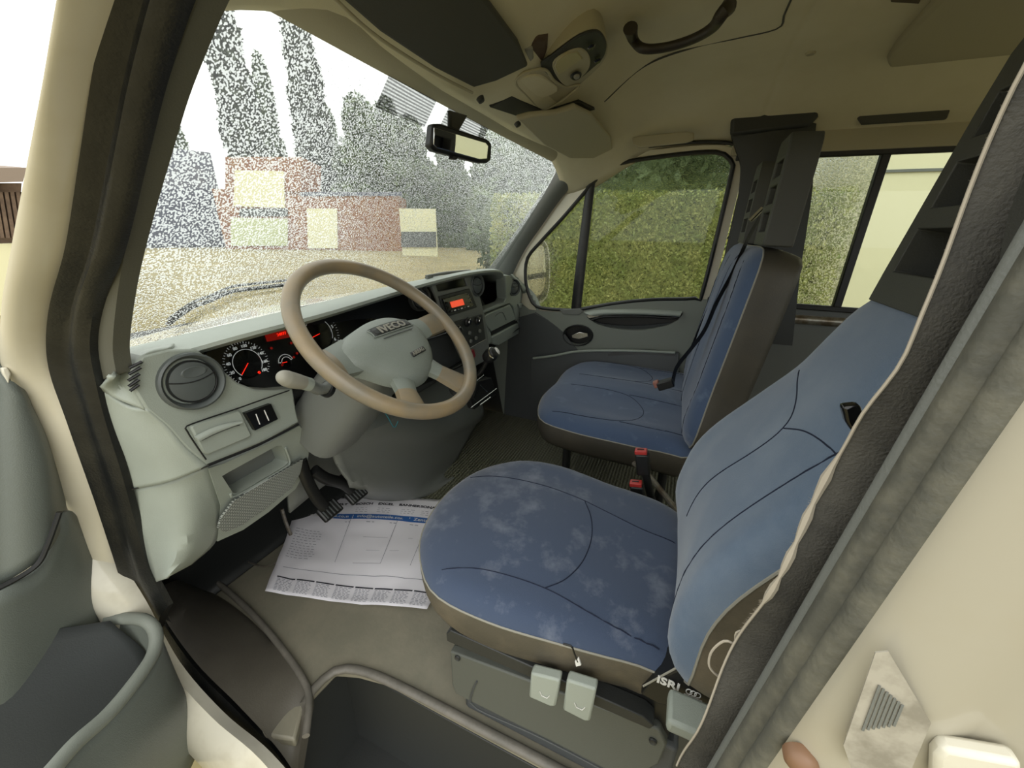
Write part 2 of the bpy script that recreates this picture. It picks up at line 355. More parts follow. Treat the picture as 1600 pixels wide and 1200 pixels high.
o = box('trim_12', (-.84, -1.35, 1.43), (.05, 2.0, .15), M_ceil2); st(o, 'roof rail above the driver side rear window')
# ceiling: headliner surface
def ceilz(x, y):
    ax = abs(x); z = 1.555 - .03*(ax/.8)**2
    if ax > .5: z -= .135*((ax-.5)/.36)**2
    if y > .12:
        t = min(1, (y-.12)/.46); z -= (.205-.02*(ax/.8)**2)*(t*t*(3-2*t))
    if y < -.18: z -= 0
    z += .004*math.exp(-((y+.18)/.008)**2)
    return z
xs = [-.86+1.72*i/48 for i in range(49)]
ys = [-2.4+i*.12 for i in range(18)] + [-.3, -.24, -.2, -.192, -.186, -.18, -.174, -.168, -.16, -.1] + [-.06+.64*i/24 for i in range(25)]
ys = sorted(ys); vv = []
for y in ys:
    for x in xs: vv.append(V((x, y, ceilz(x, y))))
nn = len(xs); ff = [(i*nn+j, i*nn+j+1, (i+1)*nn+j+1, (i+1)*nn+j) for i in range(len(ys)-1) for j in range(nn-1)]
o = mk('ceiling', vv, ff, M_ceil, solid=-.02); st(o, 'beige headliner of the cab roof')
o = box('wall_roof', (0, -.9, 1.66), (1.8, 3.1, .03), M_white); o.name = 'ceiling_roof_skin'; st(o, 'white outer roof skin')
# ------------------------------------------------------------------ windshield
def WS(u, v, off=0):
    w = .815+(.715-.815)*v
    p = V((u*w, .8945+(.565-.8945)*v+(.085-.035*v)*(1-u*u), .835+(1.328-.835)*v+.02*v*(1-u*u)))
    return p + V((0, .83, .56))*off
nu, nv = 40, 20
vv = [WS(-1+2*i/nu, j/nv) for j in range(nv+1) for i in range(nu+1)]
ff = [(j*(nu+1)+i, j*(nu+1)+i+1, (j+1)*(nu+1)+i+1, (j+1)*(nu+1)+i) for j in range(nv) for i in range(nu)]
o = mk('window_3', vv, ff, M_ws, sharp=180)
if o.data.polygons[nu*nv//2].normal.dot(V((0, -.83, -.56))) < 0: o.data.flip_normals(); st(o, 'rain covered windshield')
o = patch('bonnet', [[V((-.88, 1.02, .80)), V((0, 1.12, .81)), V((.88, 1.02, .80))], [V((-.90, 1.45, .70)), V((0, 1.55, .74)), V((.90, 1.45, .70))], [V((-.90, 1.80, .48)), V((0, 1.95, .52)), V((.90, 1.80, .48))], [V((-.90, 1.88, -.35)), V((0, 2.02, -.35)), V((.90, 1.88, -.35))]], M_white, n=16); o.name = 'trim_32'; st(o, 'white bonnet in front of the windshield')
# header rail (grey-beige strip above the windshield)
hA = [WS(u, .985) for u in (-1, -.6, -.2, .2, .6, 1)]; hB = [p+V((0, -.075, .035)) for p in hA]
o = ribbon('trim_13', hA, hB, M_ceil2, n=40, bulge=.006, depth=.012, nrm=(0, -.5, -.85)); st(o, 'beige header rail above the windshield')
# near (driver side) A pillar: inner trim, seal, painted body
lx = -.86
pA = X(lx, (330, -40), (310, 0), (262, 130), (235, 230), (205, 350), (185, 450), (176, 540), (182, 585)); pB = X(lx, (285, -40), (262, 0), (222, 130), (198, 230), (172, 350), (152, 450), (140, 540), (148, 600))
o = ribbon('trim_14', pA, pB, M_apil, bulge=.006, depth=.02, n=40); st(o, 'grey inner trim of the driver side windshield pillar')
qB = X(-.885, (190, -40), (175, 0), (150, 130), (130, 250), (104, 390), (80, 470), (72, 540), (82, 600), (115, 680), (150, 780), (180, 870), (203, 940), (222, 975), (240, 1005))
qA = X(-.875, (300, -40), (280, 0), (240, 130), (212, 250), (180, 390), (150, 470), (140, 540), (150, 600), (165, 660), (190, 740), (212, 820), (232, 890), (250, 925), (262, 948))
o = ribbon('trim_15', qA, qB, M_rubber, bulge=.014, depth=.010, n=70, k=16, prof=lambda t: .016*math.sin(math.pi*t)+.006*math.sin(5*math.pi*t)*math.sin(math.pi*t)); st(o, 'black rubber door seal on the front of the door opening')
rB = X(-.93, (100, -40), (88, 0), (66, 130), (45, 240), (15, 400), (2, 480), (0, 560), (10, 640), (40, 720), (80, 800), (120, 870), (150, 930), (180, 1000), (200, 1050))
rA = X(-.89, (215, -40), (200, 0), (165, 130), (142, 250), (112, 390), (86, 470), (78, 540), (88, 600), (120, 680), (155, 780), (186, 870), (212, 950), (242, 1010), (268, 1050))
o = ribbon('wall_pillar', rA, rB, M_cream_bright, bulge=.012, depth=.03, n=60, k=12, nrm=(-.8, -.6, 0)); o.name = 'trim_16'; st(o, 'cream painted windshield pillar of the body')
# white sill outside
o = ribbon('trim_17', X(-.91, (150, 860), (200, 935), (260, 1040), (330, 1120), (400, 1180), (470, 1260)), X(-.95, (110, 900), (150, 960), (215, 1080), (270, 1150), (330, 1215), (390, 1290)), M_white, bulge=.015, depth=.03, n=30, nrm=(-.7, 0, .7)); st(o, 'white painted door sill curving round the opening')
# black seal low run and grey plastic sill cover
o = ribbon('trim_18', X(-.87, (232, 925), (262, 985), (310, 1050), (370, 1110), (430, 1175), (480, 1250)), X(-.885, (212, 940), (240, 1005), (285, 1065), (345, 1125), (400, 1190), (450, 1265)), M_rubber, bulge=.008, depth=.02, n=30, nrm=(-.6, 0, .8)); st(o, 'black rubber seal along the door sill')
o = ribbon('trim_19', X(-.865, (240, 928), (262, 975), (310, 1040), (370, 1100), (430, 1165), (465, 1215)), [p+V((0, 0, .0)) for p in Z(.012, (285, 905), (330, 925), (380, 960), (430, 1010), (478, 1065), (484, 1100))], M_gr2, bulge=.012, depth=.02, n=30, nrm=(-.4, 0, .9)); o.data.materials.clear(); o.data.materials.append(M_sill); st(o, 'dark grey plastic sill cover with a rounded end')
o = tube('trim_20', Z(.014, (280, 893), (330, 905), (385, 950), (430, 1000), (470, 1055), (483, 1090), (478, 1150)), .008, M_mould, k=30); st(o, 'raised rib beside the sill cover')
# far A pillar
o = ribbon('trim_21', X(.76, (880, 240), (869, 262), (862, 282), (840, 312), (815, 350), (790, 385), (770, 412), (755, 432)), X(.82, (940, 246), (915, 268), (895, 288), (868, 322), (845, 355), (822, 388), (806, 418), (795, 445)), M_grey, n=30, bulge=.02, depth=.02, nrm=(-.8, -.5, 0)); st(o, 'grey inner trim of the passenger side windshield pillar')
# far B pillar trim (dark, beside the bench headrests)
o = ribbon('trim_22', X(.80, (1136, 172), (1140, 200), (1150, 235), (1158, 262), (1150, 330), (1128, 420), (1095, 520)), X(.80, (1278, 158), (1276, 190), (1272, 230), (1270, 290), (1262, 350), (1250, 430), (1238, 540)), M_dark, n=30, bulge=.03, depth=.03); st(o, 'dark pillar trim between passenger door and rear window')
o = slab('trim_23', X(.79, (1142, 166), (1160, 160), (1262, 155), (1276, 160), (1276, 185), (1262, 200), (1140, 215)), (-.03, 0, 0), M_dark, bevel=.012, seg=3); st(o, 'dark cap at the top of the far pillar trim')
# ------------------------------------------------------------------ passenger door (door_1)
d1 = root('door_1', (.85, .3, .05), 'grey passenger door with window seen across the cab', kind='structure')
wo_ = [(1086, 466), (1098, 455), (1142, 275), (1142, 252), (1128, 240), (1100, 238), (1040, 244), (975, 254), (945, 268), (925, 288), (880, 340), (845, 378), (824, 405), (822, 440), (830, 468), (842, 480), (880, 484), (900, 484), (960, 474), (1020, 468)]
woc = cat(X(.84, *wo_), 80, True); cen = sum(woc, V())/80
outer = X(.84, (1102, 480), (1112, 462), (1160, 275), (1160, 245), (1140, 228), (1100, 226), (1040, 231), (968, 241), (930, 255), (905, 275), (862, 325), (825, 365), (802, 400), (797, 440), (806, 480), (822, 500), (870, 500), (900, 500), (960, 492), (1020, 484))
slab('window_frame', cat(outer, 80, True), (.03, 0, 0), M_cream_bright, d1, holes=[woc], bevel=.003)
tube('window_seal', [p+V((-.004, 0, 0)) for p in woc], .009, M_rubber, d1, closed=True, n=8)
tube('door_seal', [p+V((-.004, 0, 0)) for p in cat(outer, 80, True)[:0] or cat(X(.835, (1112, 500), (1150, 330), (1166, 262), (1158, 232), (1120, 222), (1040, 226), (968, 236), (925, 250), (895, 275), (850, 330), (812, 370), (792, 402)), 60)], .007, M_rubber, d1, n=8)
ribbon('window_bar', X(.835, (917, 282), (908, 350), (898, 430), (892, 486)), X(.835, (931, 272), (922, 350), (913, 430), (907, 486)), M_rubber, d1, n=8, bulge=.006, depth=.012)
slab('window_pane', [V((.855, p.y, p.z)) for p in woc], (.004, 0, 0), M_sg, d1, bevel=0)
# inner door panel with arm pocket and handle bowl
pan = X(.83, (795, 447), (806, 468), (826, 484), (868, 488), (900, 488), (960, 476), (1020, 470), (1110, 468), (1150, 560), (1100, 760), (800, 720), (770, 560))
def ell(cx, cy, rx, ry, n=24, rot=0, sq=2.0):
    r = []
    for i in range(n):
        a = 2*math.pi*i/n; ca, sa = math.cos(a), math.sin(a)
        x = rx*math.copysign(abs(ca)**(2/sq), ca); y = ry*math.copysign(abs(sa)**(2/sq), sa)
        r.append((cx+x*math.cos(rot)-y*math.sin(rot), cy+x*math.sin(rot)+y*math.cos(rot)))
    return r
hp = cat(X(.83, (916, 494), (935, 488), (960, 486), (1000, 487), (1062, 489), (1066, 492), (1058, 502), (1035, 511), (1000, 516), (965, 514), (935, 507)), 40, True)
hb = X(.83, *ell(903, 524, 22, 15, 24))
slab('inner_panel', pan, (.03, 0, 0), M_dpan, d1, holes=[hp, hb], bevel=.004)
slab('panel_back', X(.872, (790, 488), (1120, 486), (1160, 560), (1100, 780), (790, 740)), (.01, 0, 0), M_black, d1, bevel=0)
o = ribbon('armrest_rail', X(.825, (912, 488), (935, 484), (1000, 483), (1066, 486)), X(.815, (930, 494), (950, 492), (1000, 492), (1062, 495)), M_dash2, d1, n=16, bulge=.012, depth=.012)
tube('pull_handle', X(.82, (925, 500), (945, 495), (1000, 494), (1050, 497), (1062, 494)), .006, M_black, d1, k=20)
ribbon('door_pocket_tray', X(.85, (925, 503), (960, 508), (1000, 509), (1050, 505)), X(.86, (925, 512), (960, 518), (1000, 520), (1050, 514)), M_gr2, d1, n=12)
hroot = slab('release_handle', X(.815, (893, 524), (905, 519), (918, 521), (919, 526), (905, 530), (894, 528)), (.008, 0, 0), M_chrome, d1, bevel=.002)
tube('handle_surround', X(.828, *ell(903, 524, 23, 16, 24)), .004, M_black, d1, closed=True, n=8)
slab('quarter_trim', X(.825, (874, 484), (905, 482), (912, 486), (905, 492), (880, 491)), (.006, 0, 0), M_grey, d1, bevel=.002)
tube('panel_crease', X(.83, (836, 488), (855, 500), (880, 520), (900, 545), (925, 565)), .0022, M_gr2, d1, k=20, n=6)
slab('shaded_lower_door_panel', X(.826, (795, 500), (835, 489), (856, 500), (880, 521), (904, 548), (935, 600), (900, 690), (785, 690)), (.006, 0, 0), M_gr2, d1, bevel=.002)  # dark plastic, with the shadow below the dash put into its colour
ribbon('door_bin', X(.80, (830, 562), (865, 556), (905, 549), (1060, 552)), X(.79, (830, 640), (880, 640), (930, 640), (1060, 640)), M_gr2, d1, n=12, bulge=.01, depth=.03)
tube('bin_lip', X(.797, (833, 560), (865, 556), (905, 549), (980, 548), (1055, 551)), .007, M_dash, d1, k=20)
ribbon('arm_ledge', X(.80, (950, 551), (1000, 546), (1055, 551)), X(.795, (950, 556), (1000, 553), (1055, 556)), M_black, d1, n=8)

# ------------------------------------------------------------------ open driver's door (door_2), seen on its inner face
d2 = root('door_2', (-.93, 1.0, .2), 'open driver door with grey plastic inner panel and pocket', kind='structure')
def dr(y, *p): return [on('y', y, *q) for q in p]
dy = .93
upr = [dr(.93, (-60, 520), (0, 560), (22, 610), (60, 700), (100, 785), (88, 800), (50, 875), (-60, 930))]
patch('upper_panel', [dr(.90, (-70, 520), (-70, 700), (-70, 950)), dr(.90, (-5, 545), (-5, 700), (-5, 915)), dr(.89, (15, 590), (32, 720), (40, 885)), dr(.90, (28, 620), (62, 710), (72, 850)), dr(.95, (35, 635), (78, 730), (92, 800))], M_door, d2, n=16, solid=.01)
patch('lower_panel', [dr(.88, (-70, 955), (-70, 1100), (-70, 1300)), dr(.88, (0, 918), (0, 1060), (0, 1300)), dr(.90, (58, 880), (62, 1000), (60, 1300)), dr(.93, (92, 800), (118, 960), (130, 1300)), dr(.96, (118, 822), (160, 960), (185, 1100))], M_door, d2, n=16, solid=.01)
tube('panel_gap', dr(.875, (-20, 928), (30, 902), (60, 880), (75, 850), (93, 800)), .004, M_black, d2, k=24, n=8)
# pocket: outward bulging wall with thick rim
rim = [dr(.93, (166, 968))[0], dr(.90, (200, 966))[0], dr(.86, (228, 970))[0], dr(.83, (243, 988))[0], dr(.80, (240, 1020))[0], dr(.77, (215, 1060))[0], dr(.74, (170, 1115))[0], dr(.72, (120, 1160))[0], dr(.70, (80, 1205))[0], dr(.68, (30, 1260))[0]]
rimi = cat(rim, 40)
low = [p+V((.012, .05, -.36)) for p in rimi]; mid = [p+V((-.006, -.012, -.12)) for p in rimi]
patch('pocket_wall', [rimi[::3], mid[::3], low[::3]], M_door, d2, n=30, solid=.006)
tube('pocket_rim', rimi, .011, M_dpan, d2, n=12)
patch('pocket_inside', [dr(.905, (-60, 1000), (60, 985), (120, 978), (170, 970)), dr(.87, (-60, 1120), (60, 1110), (150, 1090), (235, 1040)), dr(.84, (-60, 1300), (60, 1290), (150, 1260), (225, 1190))], M_gr2, d2, n=14, solid=.004)
lathe('pocket_clip', [(.001, 0), (.006, 0), (.006, .008), (.004, .010), (.0001, .010)], mframe(dr(.90, (180, 995))[0], V((1, 0, 0)), V((0, 0, 1)), V((0, -1, 0))), M_dash, d2, n=16)
slab('mirror_wire_clip', dr(.88, (2, 575), (12, 574), (18, 584), (14, 600), (8, 590), (4, 583)), (0, .008, 0), M_white, d2, bevel=.002)
# hinge and check strap hardware
h = root('door_hinge', on('y', .98, 120, 770)); h['label'] = 'cream painted steel hinge with a dirty bolt eye'; par(h, d2)
slab('hinge_leaf', dr(.965, (84, 768), (108, 762), (138, 768), (142, 790), (120, 800), (88, 785)), (0, .012, 0), M_cream, h, bevel=.003)
lathe('hinge_eye', [(.004, -.004), (.011, -.004), (.012, .004), (.007, .006), (.0055, .002)], mframe(on('y', .955, 128, 787), V((1, 0, 0)), V((0, 0, 1)), V((0, -1, 0))), M_steel, h, n=20)
lathe('hinge_pin', [(.007, -.012), (.007, .012), (.004, .014)], Matrix.Translation(on('y', .955, 106, 790)), M_cream, h, n=16)
b = tube('cable_boot', [on('y', .97, 118, 812), on('y', .965, 130, 830), on('y', .965, 142, 850)], lambda t: .014+.003*math.sin(t*50), M_rubber, k=40); tag(b, 'black ribbed rubber cable boot below the door hinge', 'cable boot')
k = root('check_bracket', on('y', .95, 72, 710), 'cream painted bracket on the pillar above the door hinge', 'bracket')
slab('bracket_plate', dr(.955, (60, 690), (84, 684), (92, 710), (75, 730), (70, 712)), (0, .02, 0), M_cream, k, bevel=.002)
slab('bracket_flange', dr(.945, (60, 690), (84, 684), (76, 694), (66, 700)), (0, .01, 0), M_white, k, bevel=.001)

# ------------------------------------------------------------------ near B pillar (very close to the camera)
def vprof(name, pts, z0, z1, m, lab, n=10):
    """plan-view profile drawn up a near vertical pillar"""
    verts = []; faces = []; P = len(pts)
    for i in range(n+1):
        z = z0+(z1-z0)*i/n; lean = (z-.75)*-.09
        for x, y in pts: verts.append(V((x, y+lean, z)))
    for i in range(n):
        for j in range(P-1): faces.append((i*P+j, i*P+j+1, (i+1)*P+j+1, (i+1)*P+j))
    o = mk(name, verts, faces, m, sharp=60, solid=.004); st(o, lab); return o
def cc(pts, n): return [(p.x, p.y) for p in cat([V((a, b, 0)) for a, b in pts], n)]
vprof('trim_24', cc([(-.892, -.122), (-.902, -.121), (-.910, -.128), (-.916, -.142), (-.918, -.165), (-.912, -.19), (-.922, -.215), (-.94, -.24), (-.945, -.29), (-.93, -.34), (-.93, -.6)], 40), .3, 1.6, M_cream, 'cream painted door pillar close to the camera')
vprof('trim_25', cc([(-.870, -.118), (-.874, -.111), (-.883, -.109), (-.888, -.112), (-.891, -.116), (-.896, -.113), (-.902, -.115), (-.905, -.121), (-.903, -.126)], 28), .3, 1.6, M_seal2, 'worn grey rubber seal on the door pillar')
vprof('trim_26', cc([(-.79, -.175), (-.82, -.150), (-.845, -.128), (-.858, -.115), (-.866, -.111), (-.871, -.114), (-.874, -.118)], 28), .3, 1.6, M_grey, 'grey inner trim of the door pillar near the camera')
o = slab('pillar_label', X(-.922, (1368, 1020), (1388, 1018), (1455, 1130), (1425, 1200), (1330, 1200), (1318, 1165)), (.0008, 0, 0), mat('label_paper', 'a5a092', .8, col2='7b7668', cscale=40, cmix=.8), bevel=0)
o.location = (-.0, 0, 0); tag(o, 'torn grey paper type label on the cream door pillar', 'label')
def onlab(x, y, h): p = V((-.9225, -.150, .78)); return p+V((0, -1, 0))*x*1+V((0, .15, 1)).normalized()*y+V((-1, 0, 0))*h
lt = []
for i in range(7):
    a0, a1 = (1345+i*8, 1150-i*2), (1378+i*6, 1062+i*6)
    q = X(-.9226, a0, a1); lt.append(((q[0]+q[1])/2, (.0004, .0012, (q[1]-q[0]).length*.8), None))
tl = join_boxes('label_print', [(c, s_2, Matrix.Rotation(-math.atan2((X(-.9226, (1378, 1062))[0]-X(-.9226, (1345, 1150))[0]).y, (X(-.9226, (1378, 1062))[0]-X(-.9226, (1345, 1150))[0]).z), 3, 'X')) for c, s_2, _ in lt], M_grey, o)
k = root('door_striker', on('x', -.92, 1490, 1190), 'cream painted latch striker plate low on the door pillar', 'striker plate')
slab('striker_plate', X(-.925, (1475, 1172), (1600, 1195), (1600, 1240), (1460, 1240), (1462, 1185)), (.01, 0, 0), M_white, k, bevel=.003)
b = lathe('rubber_buffer', [(.001, .006), (.004, .006), (.008, .003), (.010, 0), (.010, -.006)], mframe(on('x', -.915, 1252, 1192), V((0, 1, 0)), V((0, 0, 1)), V((-1, 0, 0))), mat('orange_brown_plastic', '7a5c44', .5), n=20); tag(b, 'small orange-brown plug in the cream pillar', 'plug')

# driver's seat belt hanging in front of the pillar
bl = [(1640, 40), (1600, 118), (1532, 280), (1480, 395), (1432, 492), (1400, 565), (1352, 640), (1325, 700), (1300, 745), (1212, 900), (1150, 1012), (1110, 1090), (1058, 1205)]
br = [(1700, 60), (1650, 150), (1578, 330), (1550, 456), (1503, 551), (1468, 626), (1423, 696), (1390, 751), (1358, 806), (1278, 936), (1218, 1046), (1178, 1116), (1128, 1221)]
k = root('seat_belt', (-.84, -.13, .5), 'worn black driver seat belt with frayed pale edge beside the pillar', 'seat belt')
A = cat(X(-.845, *bl), 60); B = cat(X(-.845, *br), 60)
A = [p+V((.006*math.sin(i*.35), 0, 0)) for i, p in enumerate(A)]
ribbon('webbing', A, B, M_webw, k, straight=True, bulge=.001, depth=.0012)
fr = []
fv = []; ff = []
random.seed(3)
for i in range(2, 59):
    cnt = 30 if 20 < i < 40 or i > 50 else 12
    for q in range(cnt):
        t = random.random(); p = A[i].lerp(A[min(59, i+1)], t); L = random.uniform(.001, .005 if 22 < i < 38 else .0022)
        d = V((random.uniform(-.5, .2), random.uniform(-.1, 1), random.uniform(-.4, .8))).normalized()*L; w = V((0, .1, .3)).normalized()*.00025
        b0 = len(fv); fv += [p-w, p+w, p+d+w*.3]; ff.append((b0, b0+1, b0+2))
o = mk('frayed_threads', fv, ff, M_fray, k, smooth=False); o['kind'] = 'stuff'; o['label'] = 'pale frayed threads'
tube('edge_cord', [p+V((-.001, .0006, 0)) for p in A], lambda t: .0010+(.0022 if .36 < t < .56 else 0)*abs(math.sin(t*60)), M_fray, k, n=6)
tube('loose_thread', X(-.835, (1138, 1065), (1120, 1055), (1108, 1040), (1112, 1018), (1130, 1002), (1145, 1005), (1150, 1015), (1150, 990), (1162, 985)), .0011, M_fray, k, k=30, n=6)
b = slab('belt_guide', X(-.80, (1316, 636), (1345, 633), (1352, 650), (1345, 678), (1332, 676), (1322, 660)), (.01, 0, 0), M_blackgl, bevel=.003); tag(b, 'small black belt guide on the edge of the driver seat', 'belt guide')

# ================================================================== SEATS
def cushion(name_top, name_side, Mx, outline, m_top, m_side, parent, dome=.02, rim=.02, depth=.08, belly=.006, taper=.06, hfun=None, gfun=lambda u, v: 0, N=72, piping=M_pipe, rings=14):
    """upholstered pad in a local frame: crowned fabric panel, rolled edge, vinyl skirt, piping"""
    O = cat([V((a, b, 0)) for a, b in outline], N, True); c = sum(O, V())/N
    hf = hfun or (lambda u, v: 0)
    verts = [Mx @ V((c.x, c.y, dome+hf(c.x, c.y)+gfun(c.x, c.y)))]; faces = []
    for i in range(1, rings+1):
        r = 1-(1-i/rings)**1.35
        for p in O:
            q = c.lerp(p, r); e = max(0, (r-.72)/.28); h = dome*(1-r*r) - rim*(1-math.sqrt(max(0, 1-e*e)))
            verts.append(Mx @ V((q.x, q.y, h+hf(q.x, q.y)*(1-e**3)+gfun(q.x, q.y))))
    for j in range(N): faces.append((0, 1+j, 1+(j+1) % N))
    for i in range(rings-1):
        for j in range(N):
            a = 1+i*N+j; b = 1+i*N+(j+1) % N; faces.append((a, b, b+N, a+N))
    mk(name_top, verts, faces, m_top, parent, sharp=180)
    edge = [V((p.x, p.y, -rim+gfun(p.x, p.y))) for p in O]
    verts = []; K = 7
    for i in range(K+1):
        t = i/K; h = -rim-depth*t; g = 1+belly*4*t*(1-t)*8*.2 - taper*t*t
        for p in O: q = c+(p-c)*g; verts.append(Mx @ V((q.x, q.y, h+gfun(p.x, p.y)*(1-t))))
    faces = []
    for i in range(K):
        for j in range(N):
            a = i*N+j; b = i*N+(j+1) % N; faces.append((a, b, b+N, a+N))
    faces.append(tuple(K*N+j for j in reversed(range(N))))
    mk(name_side, verts, faces, m_side, parent, sharp=70)
    if piping: tube('piping', [Mx @ (p*1.0+V((0, 0, .0005))) for p in edge], .0021, piping, parent, closed=True, n=6)
    def surf(u, v, off=.0):
        # height of the crown above a local point
        d = V((u, v, 0))-c; best = None; a = math.atan2(d.y, d.x)
        rr = min(O, key=lambda p: abs((math.atan2(p.y-c.y, p.x-c.x)-a+math.pi) % (2*math.pi)-math.pi)); r = min(1, d.length/max(1e-6, (rr-c).length))
        e = max(0, (r-.72)/.28); return Mx @ V((u, v, dome*(1-r*r)-rim*(1-math.sqrt(max(0, 1-e*e)))+hf(u, v)*(1-e**3)+gfun(u, v)+off))
    return surf
def seam(surf, pts, parent, n=40, r=.0012, m=None, off=.0): 
    P = cat([V((a, b, 0)) for a, b in pts], n); return tube('seam', [surf(p.x, p.y, off) for p in P], r, m or M_seam, parent, n=6)
def seampx(surf, Mx, w, pts, parent, **k):
    n_ = Mx.to_3x3() @ V((0, 0, 1)); inv = Mx.inverted(); q = [inv @ p for p in pl(Mx @ V((0, 0, w)), n_, *pts)]; return seam(surf, [(a.x, a.y) for a in q], parent, **k)
# --- driver's seat
ds = root('driver_seat', (-.46, .15, .0), 'large driver seat in stained blue fabric with brown vinyl sides nearest the camera', 'seat', None)
Mc = Matrix.Translation((0, 0, .415)) @ Matrix.Rotation(math.radians(1.5), 4, 'X')
out = [(-.645, .395), (-.56, .455), (-.43, .48), (-.30, .455), (-.215, .38), (-.185, .26), (-.20, .1), (-.24, -.10), (-.45, -.12), (-.63, -.11), (-.655, -.02), (-.675, .1), (-.69, .22), (-.685, .33)]
def hcush(u, v):
    s = max(0, abs(u+.455)-.15)/.1; return .022*min(1.2, s)**2 - .012*math.exp(-((v-.05)/.12)**2)*math.exp(-((u+.455)/.16)**2)
S = cushion('seat_cushion', 'cushion_side', Mc, out, M_blue, M_vinyl, ds, dome=.022, rim=.028, depth=.105, hfun=hcush, taper=.10)
seampx(S, Mc, .02, [(735, 735), (790, 742), (850, 757), (895, 772), (914, 779)], ds)
seampx(S, Mc, .02, [(914, 779), (924, 805), (925, 835), (912, 870), (885, 898), (852, 912)], ds)
seampx(S, Mc, .02, [(914, 779), (960, 800), (1010, 822), (1058, 838)], ds)
seampx(S, Mc, .02, [(690, 878), (760, 885), (852, 912), (925, 948), (985, 978), (1034, 1000)], ds)
lean = math.radians(17.5)
Mb = mframe((-.455, -.095, .415), V((1, 0, 0)), V((0, -math.sin(lean), math.cos(lean))), V((0, math.cos(lean), math.sin(lean))))
def bo(w0, w1, w2, H): return [(-w0, .0), (0, -.02), (w0, .0), (w0+.015, .12), (w0+.01, .26), (w1, .38), (w1-.035, .47), (w2, H-.015), (w2*.6, H), (0, H+.005), (-w2*.6, H), (-w2, H-.015), (-w1+.035, .47), (-w1, .38), (-w0-.01, .26), (-w0-.015, .12)]
def hback(u, v):
    s = max(0, abs(u)-.13)/.1; return .03*min(1.15, s)**2*(1 if v < .4 else max(0, 1-(v-.4)/.2)) - .018*math.exp(-((v-.15)/.16)**2)*math.exp(-(u/.15)**2)
S = cushion('backrest', 'backrest_side', Mb, bo(.212, .200, .125, .60), M_blue2, M_vinyl, ds, dome=.022, rim=.03, depth=.13, hfun=hback, taper=.10, gfun=lambda u, v: .055*math.exp(-((v-.17)/.17)**2))
seampx(S, Mb, .05, [(1072, 806), (1110, 760), (1165, 706), (1203, 660), (1217, 620), (1218, 566)], ds)
seampx(S, Mb, .05, [(1203, 660), (1228, 661), (1250, 678), (1263, 705), (1270, 740)], ds)
seam(S, [(-.19, .03), (-.15, .12), (-.14, .3), (-.15, .42)], ds)
def headrest(parent, Mx, w, H, m, name='headrest', T=.075):
    """tall tapered plastic head restraint with three open slots across its face"""
    hr = slab(name, [Mx @ V(p) for p in [(-w, 0, 0), (w, 0, 0), (w, .04, 0), (w*.93, H*.75, 0), (w*.86, H*.93, 0), (w*.7, H, 0), (-w*.7, H, 0), (-w*.86, H*.93, 0), (-w*.93, H*.75, 0), (-w, .04, 0)]],
              (Mx.to_3x3() @ V((0, 0, -T))), m, parent, bevel=.010, seg=4,
              holes=[[Mx @ V((sx_*w*(.70-.04*i), y, 0)) for sx_, y in ((-1, a), (1, a), (1, b), (-1, b))] for i, (a, b) in enumerate(((H*.14, H*.32), (H*.40, H*.57), (H*.65, H*.80)))])
    slab('headrest_back', [Mx @ V(p) for p in [(-w*.8, .02, -T*.85), (w*.8, .02, -T*.85), (w*.75, H*.9, -T*.85), (-w*.75, H*.9, -T*.85)]], (Mx.to_3x3() @ V((0, 0, -T*.1))), M_black, hr, bevel=.002)
Mh = mframe(Mb @ V((0, .575, .0)), V((1, 0, 0)), V((0, -.16, .987)), V((0, .987, .16)))
headrest(ds, Mh, .092, .32, M_hrest)
# seat base, side cover, levers
bx = -.665
slab('side_cover', X(bx, (1020, 1062), (1060, 1045), (1110, 1022), (1150, 1020), (1190, 1045), (1180, 1110), (1110, 1110), (1030, 1102), (1000, 1085)), (.05, 0, 0), M_black, ds, bevel=.004)
tube('cover_edge', X(bx-.002, (1005, 1072), (1045, 1050), (1075, 1034), (1110, 1022), (1140, 1020)), .0016, M_pipe, ds, k=16, n=6)
mid_ = on('x', bx-.003, 1044, 1068)
def ontag(x, y, h): return mid_+V((0, -1, 0))*x+V((0, .0, 1))*y+V((-1, 0, 0))*h
text('maker_tag', 'ISRI', .022, ontag, M_symb, ds, bold=.0006)
for i in range(3):
    c = ontag(.030+i*.006, .002, .001); tube('emblem_ring', [c+V((0, -.0042*math.cos(a), .0055*math.sin(a))) for a in [math.pi*2*j/16 for j in range(16)]], .0007, M_symb, ds, closed=True, n=6)
slab('emblem_bar', [ontag(a, b, .0005) for a, b in ((.024, -.008), (.050, -.008), (.050, -.0062), (.024, -.0062))], (-.0005, 0, 0), M_symb, ds, bevel=0)
box('suspension_box', (-.45, .09, .265), (.38, .40, .13), M_black, ds, bevel=.01)
slab('slide_rail', X(-.67, (697, 990), (703, 985), (1005, 1120), (1022, 1135), (1015, 1140), (698, 1002)), (.03, 0, 0), M_dark, ds, bevel=.002)
for q, (c0, sy) in enumerate((([(829, 1052), (875, 1064), (868, 1105), (860, 1105), (826, 1090)], 0), ([(885, 1063), (932, 1078), (922, 1128), (914, 1128), (879, 1110)], 1))):
    lv = slab('adjust_lever', X(-.70, *c0), (.02, 0, 0), M_dash, ds, bevel=.004)
    cx_, cy_ = sum(p[0] for p in c0)/5, sum(p[1] for p in c0)/5+4
    b0 = on('x', -.7012, cx_, cy_)
    tube('lever_symbol', [b0+V((0, y, z)) for y, z in ((.010, .005), (.006, -.004), (-.004, -.004), (-.008, .006))], .0007, M_symb, lv, n=6)
box('grip_block', on('x', -.70, 1085, 1125), (.05, .075, .026), M_dash, ds, bevel=.006)
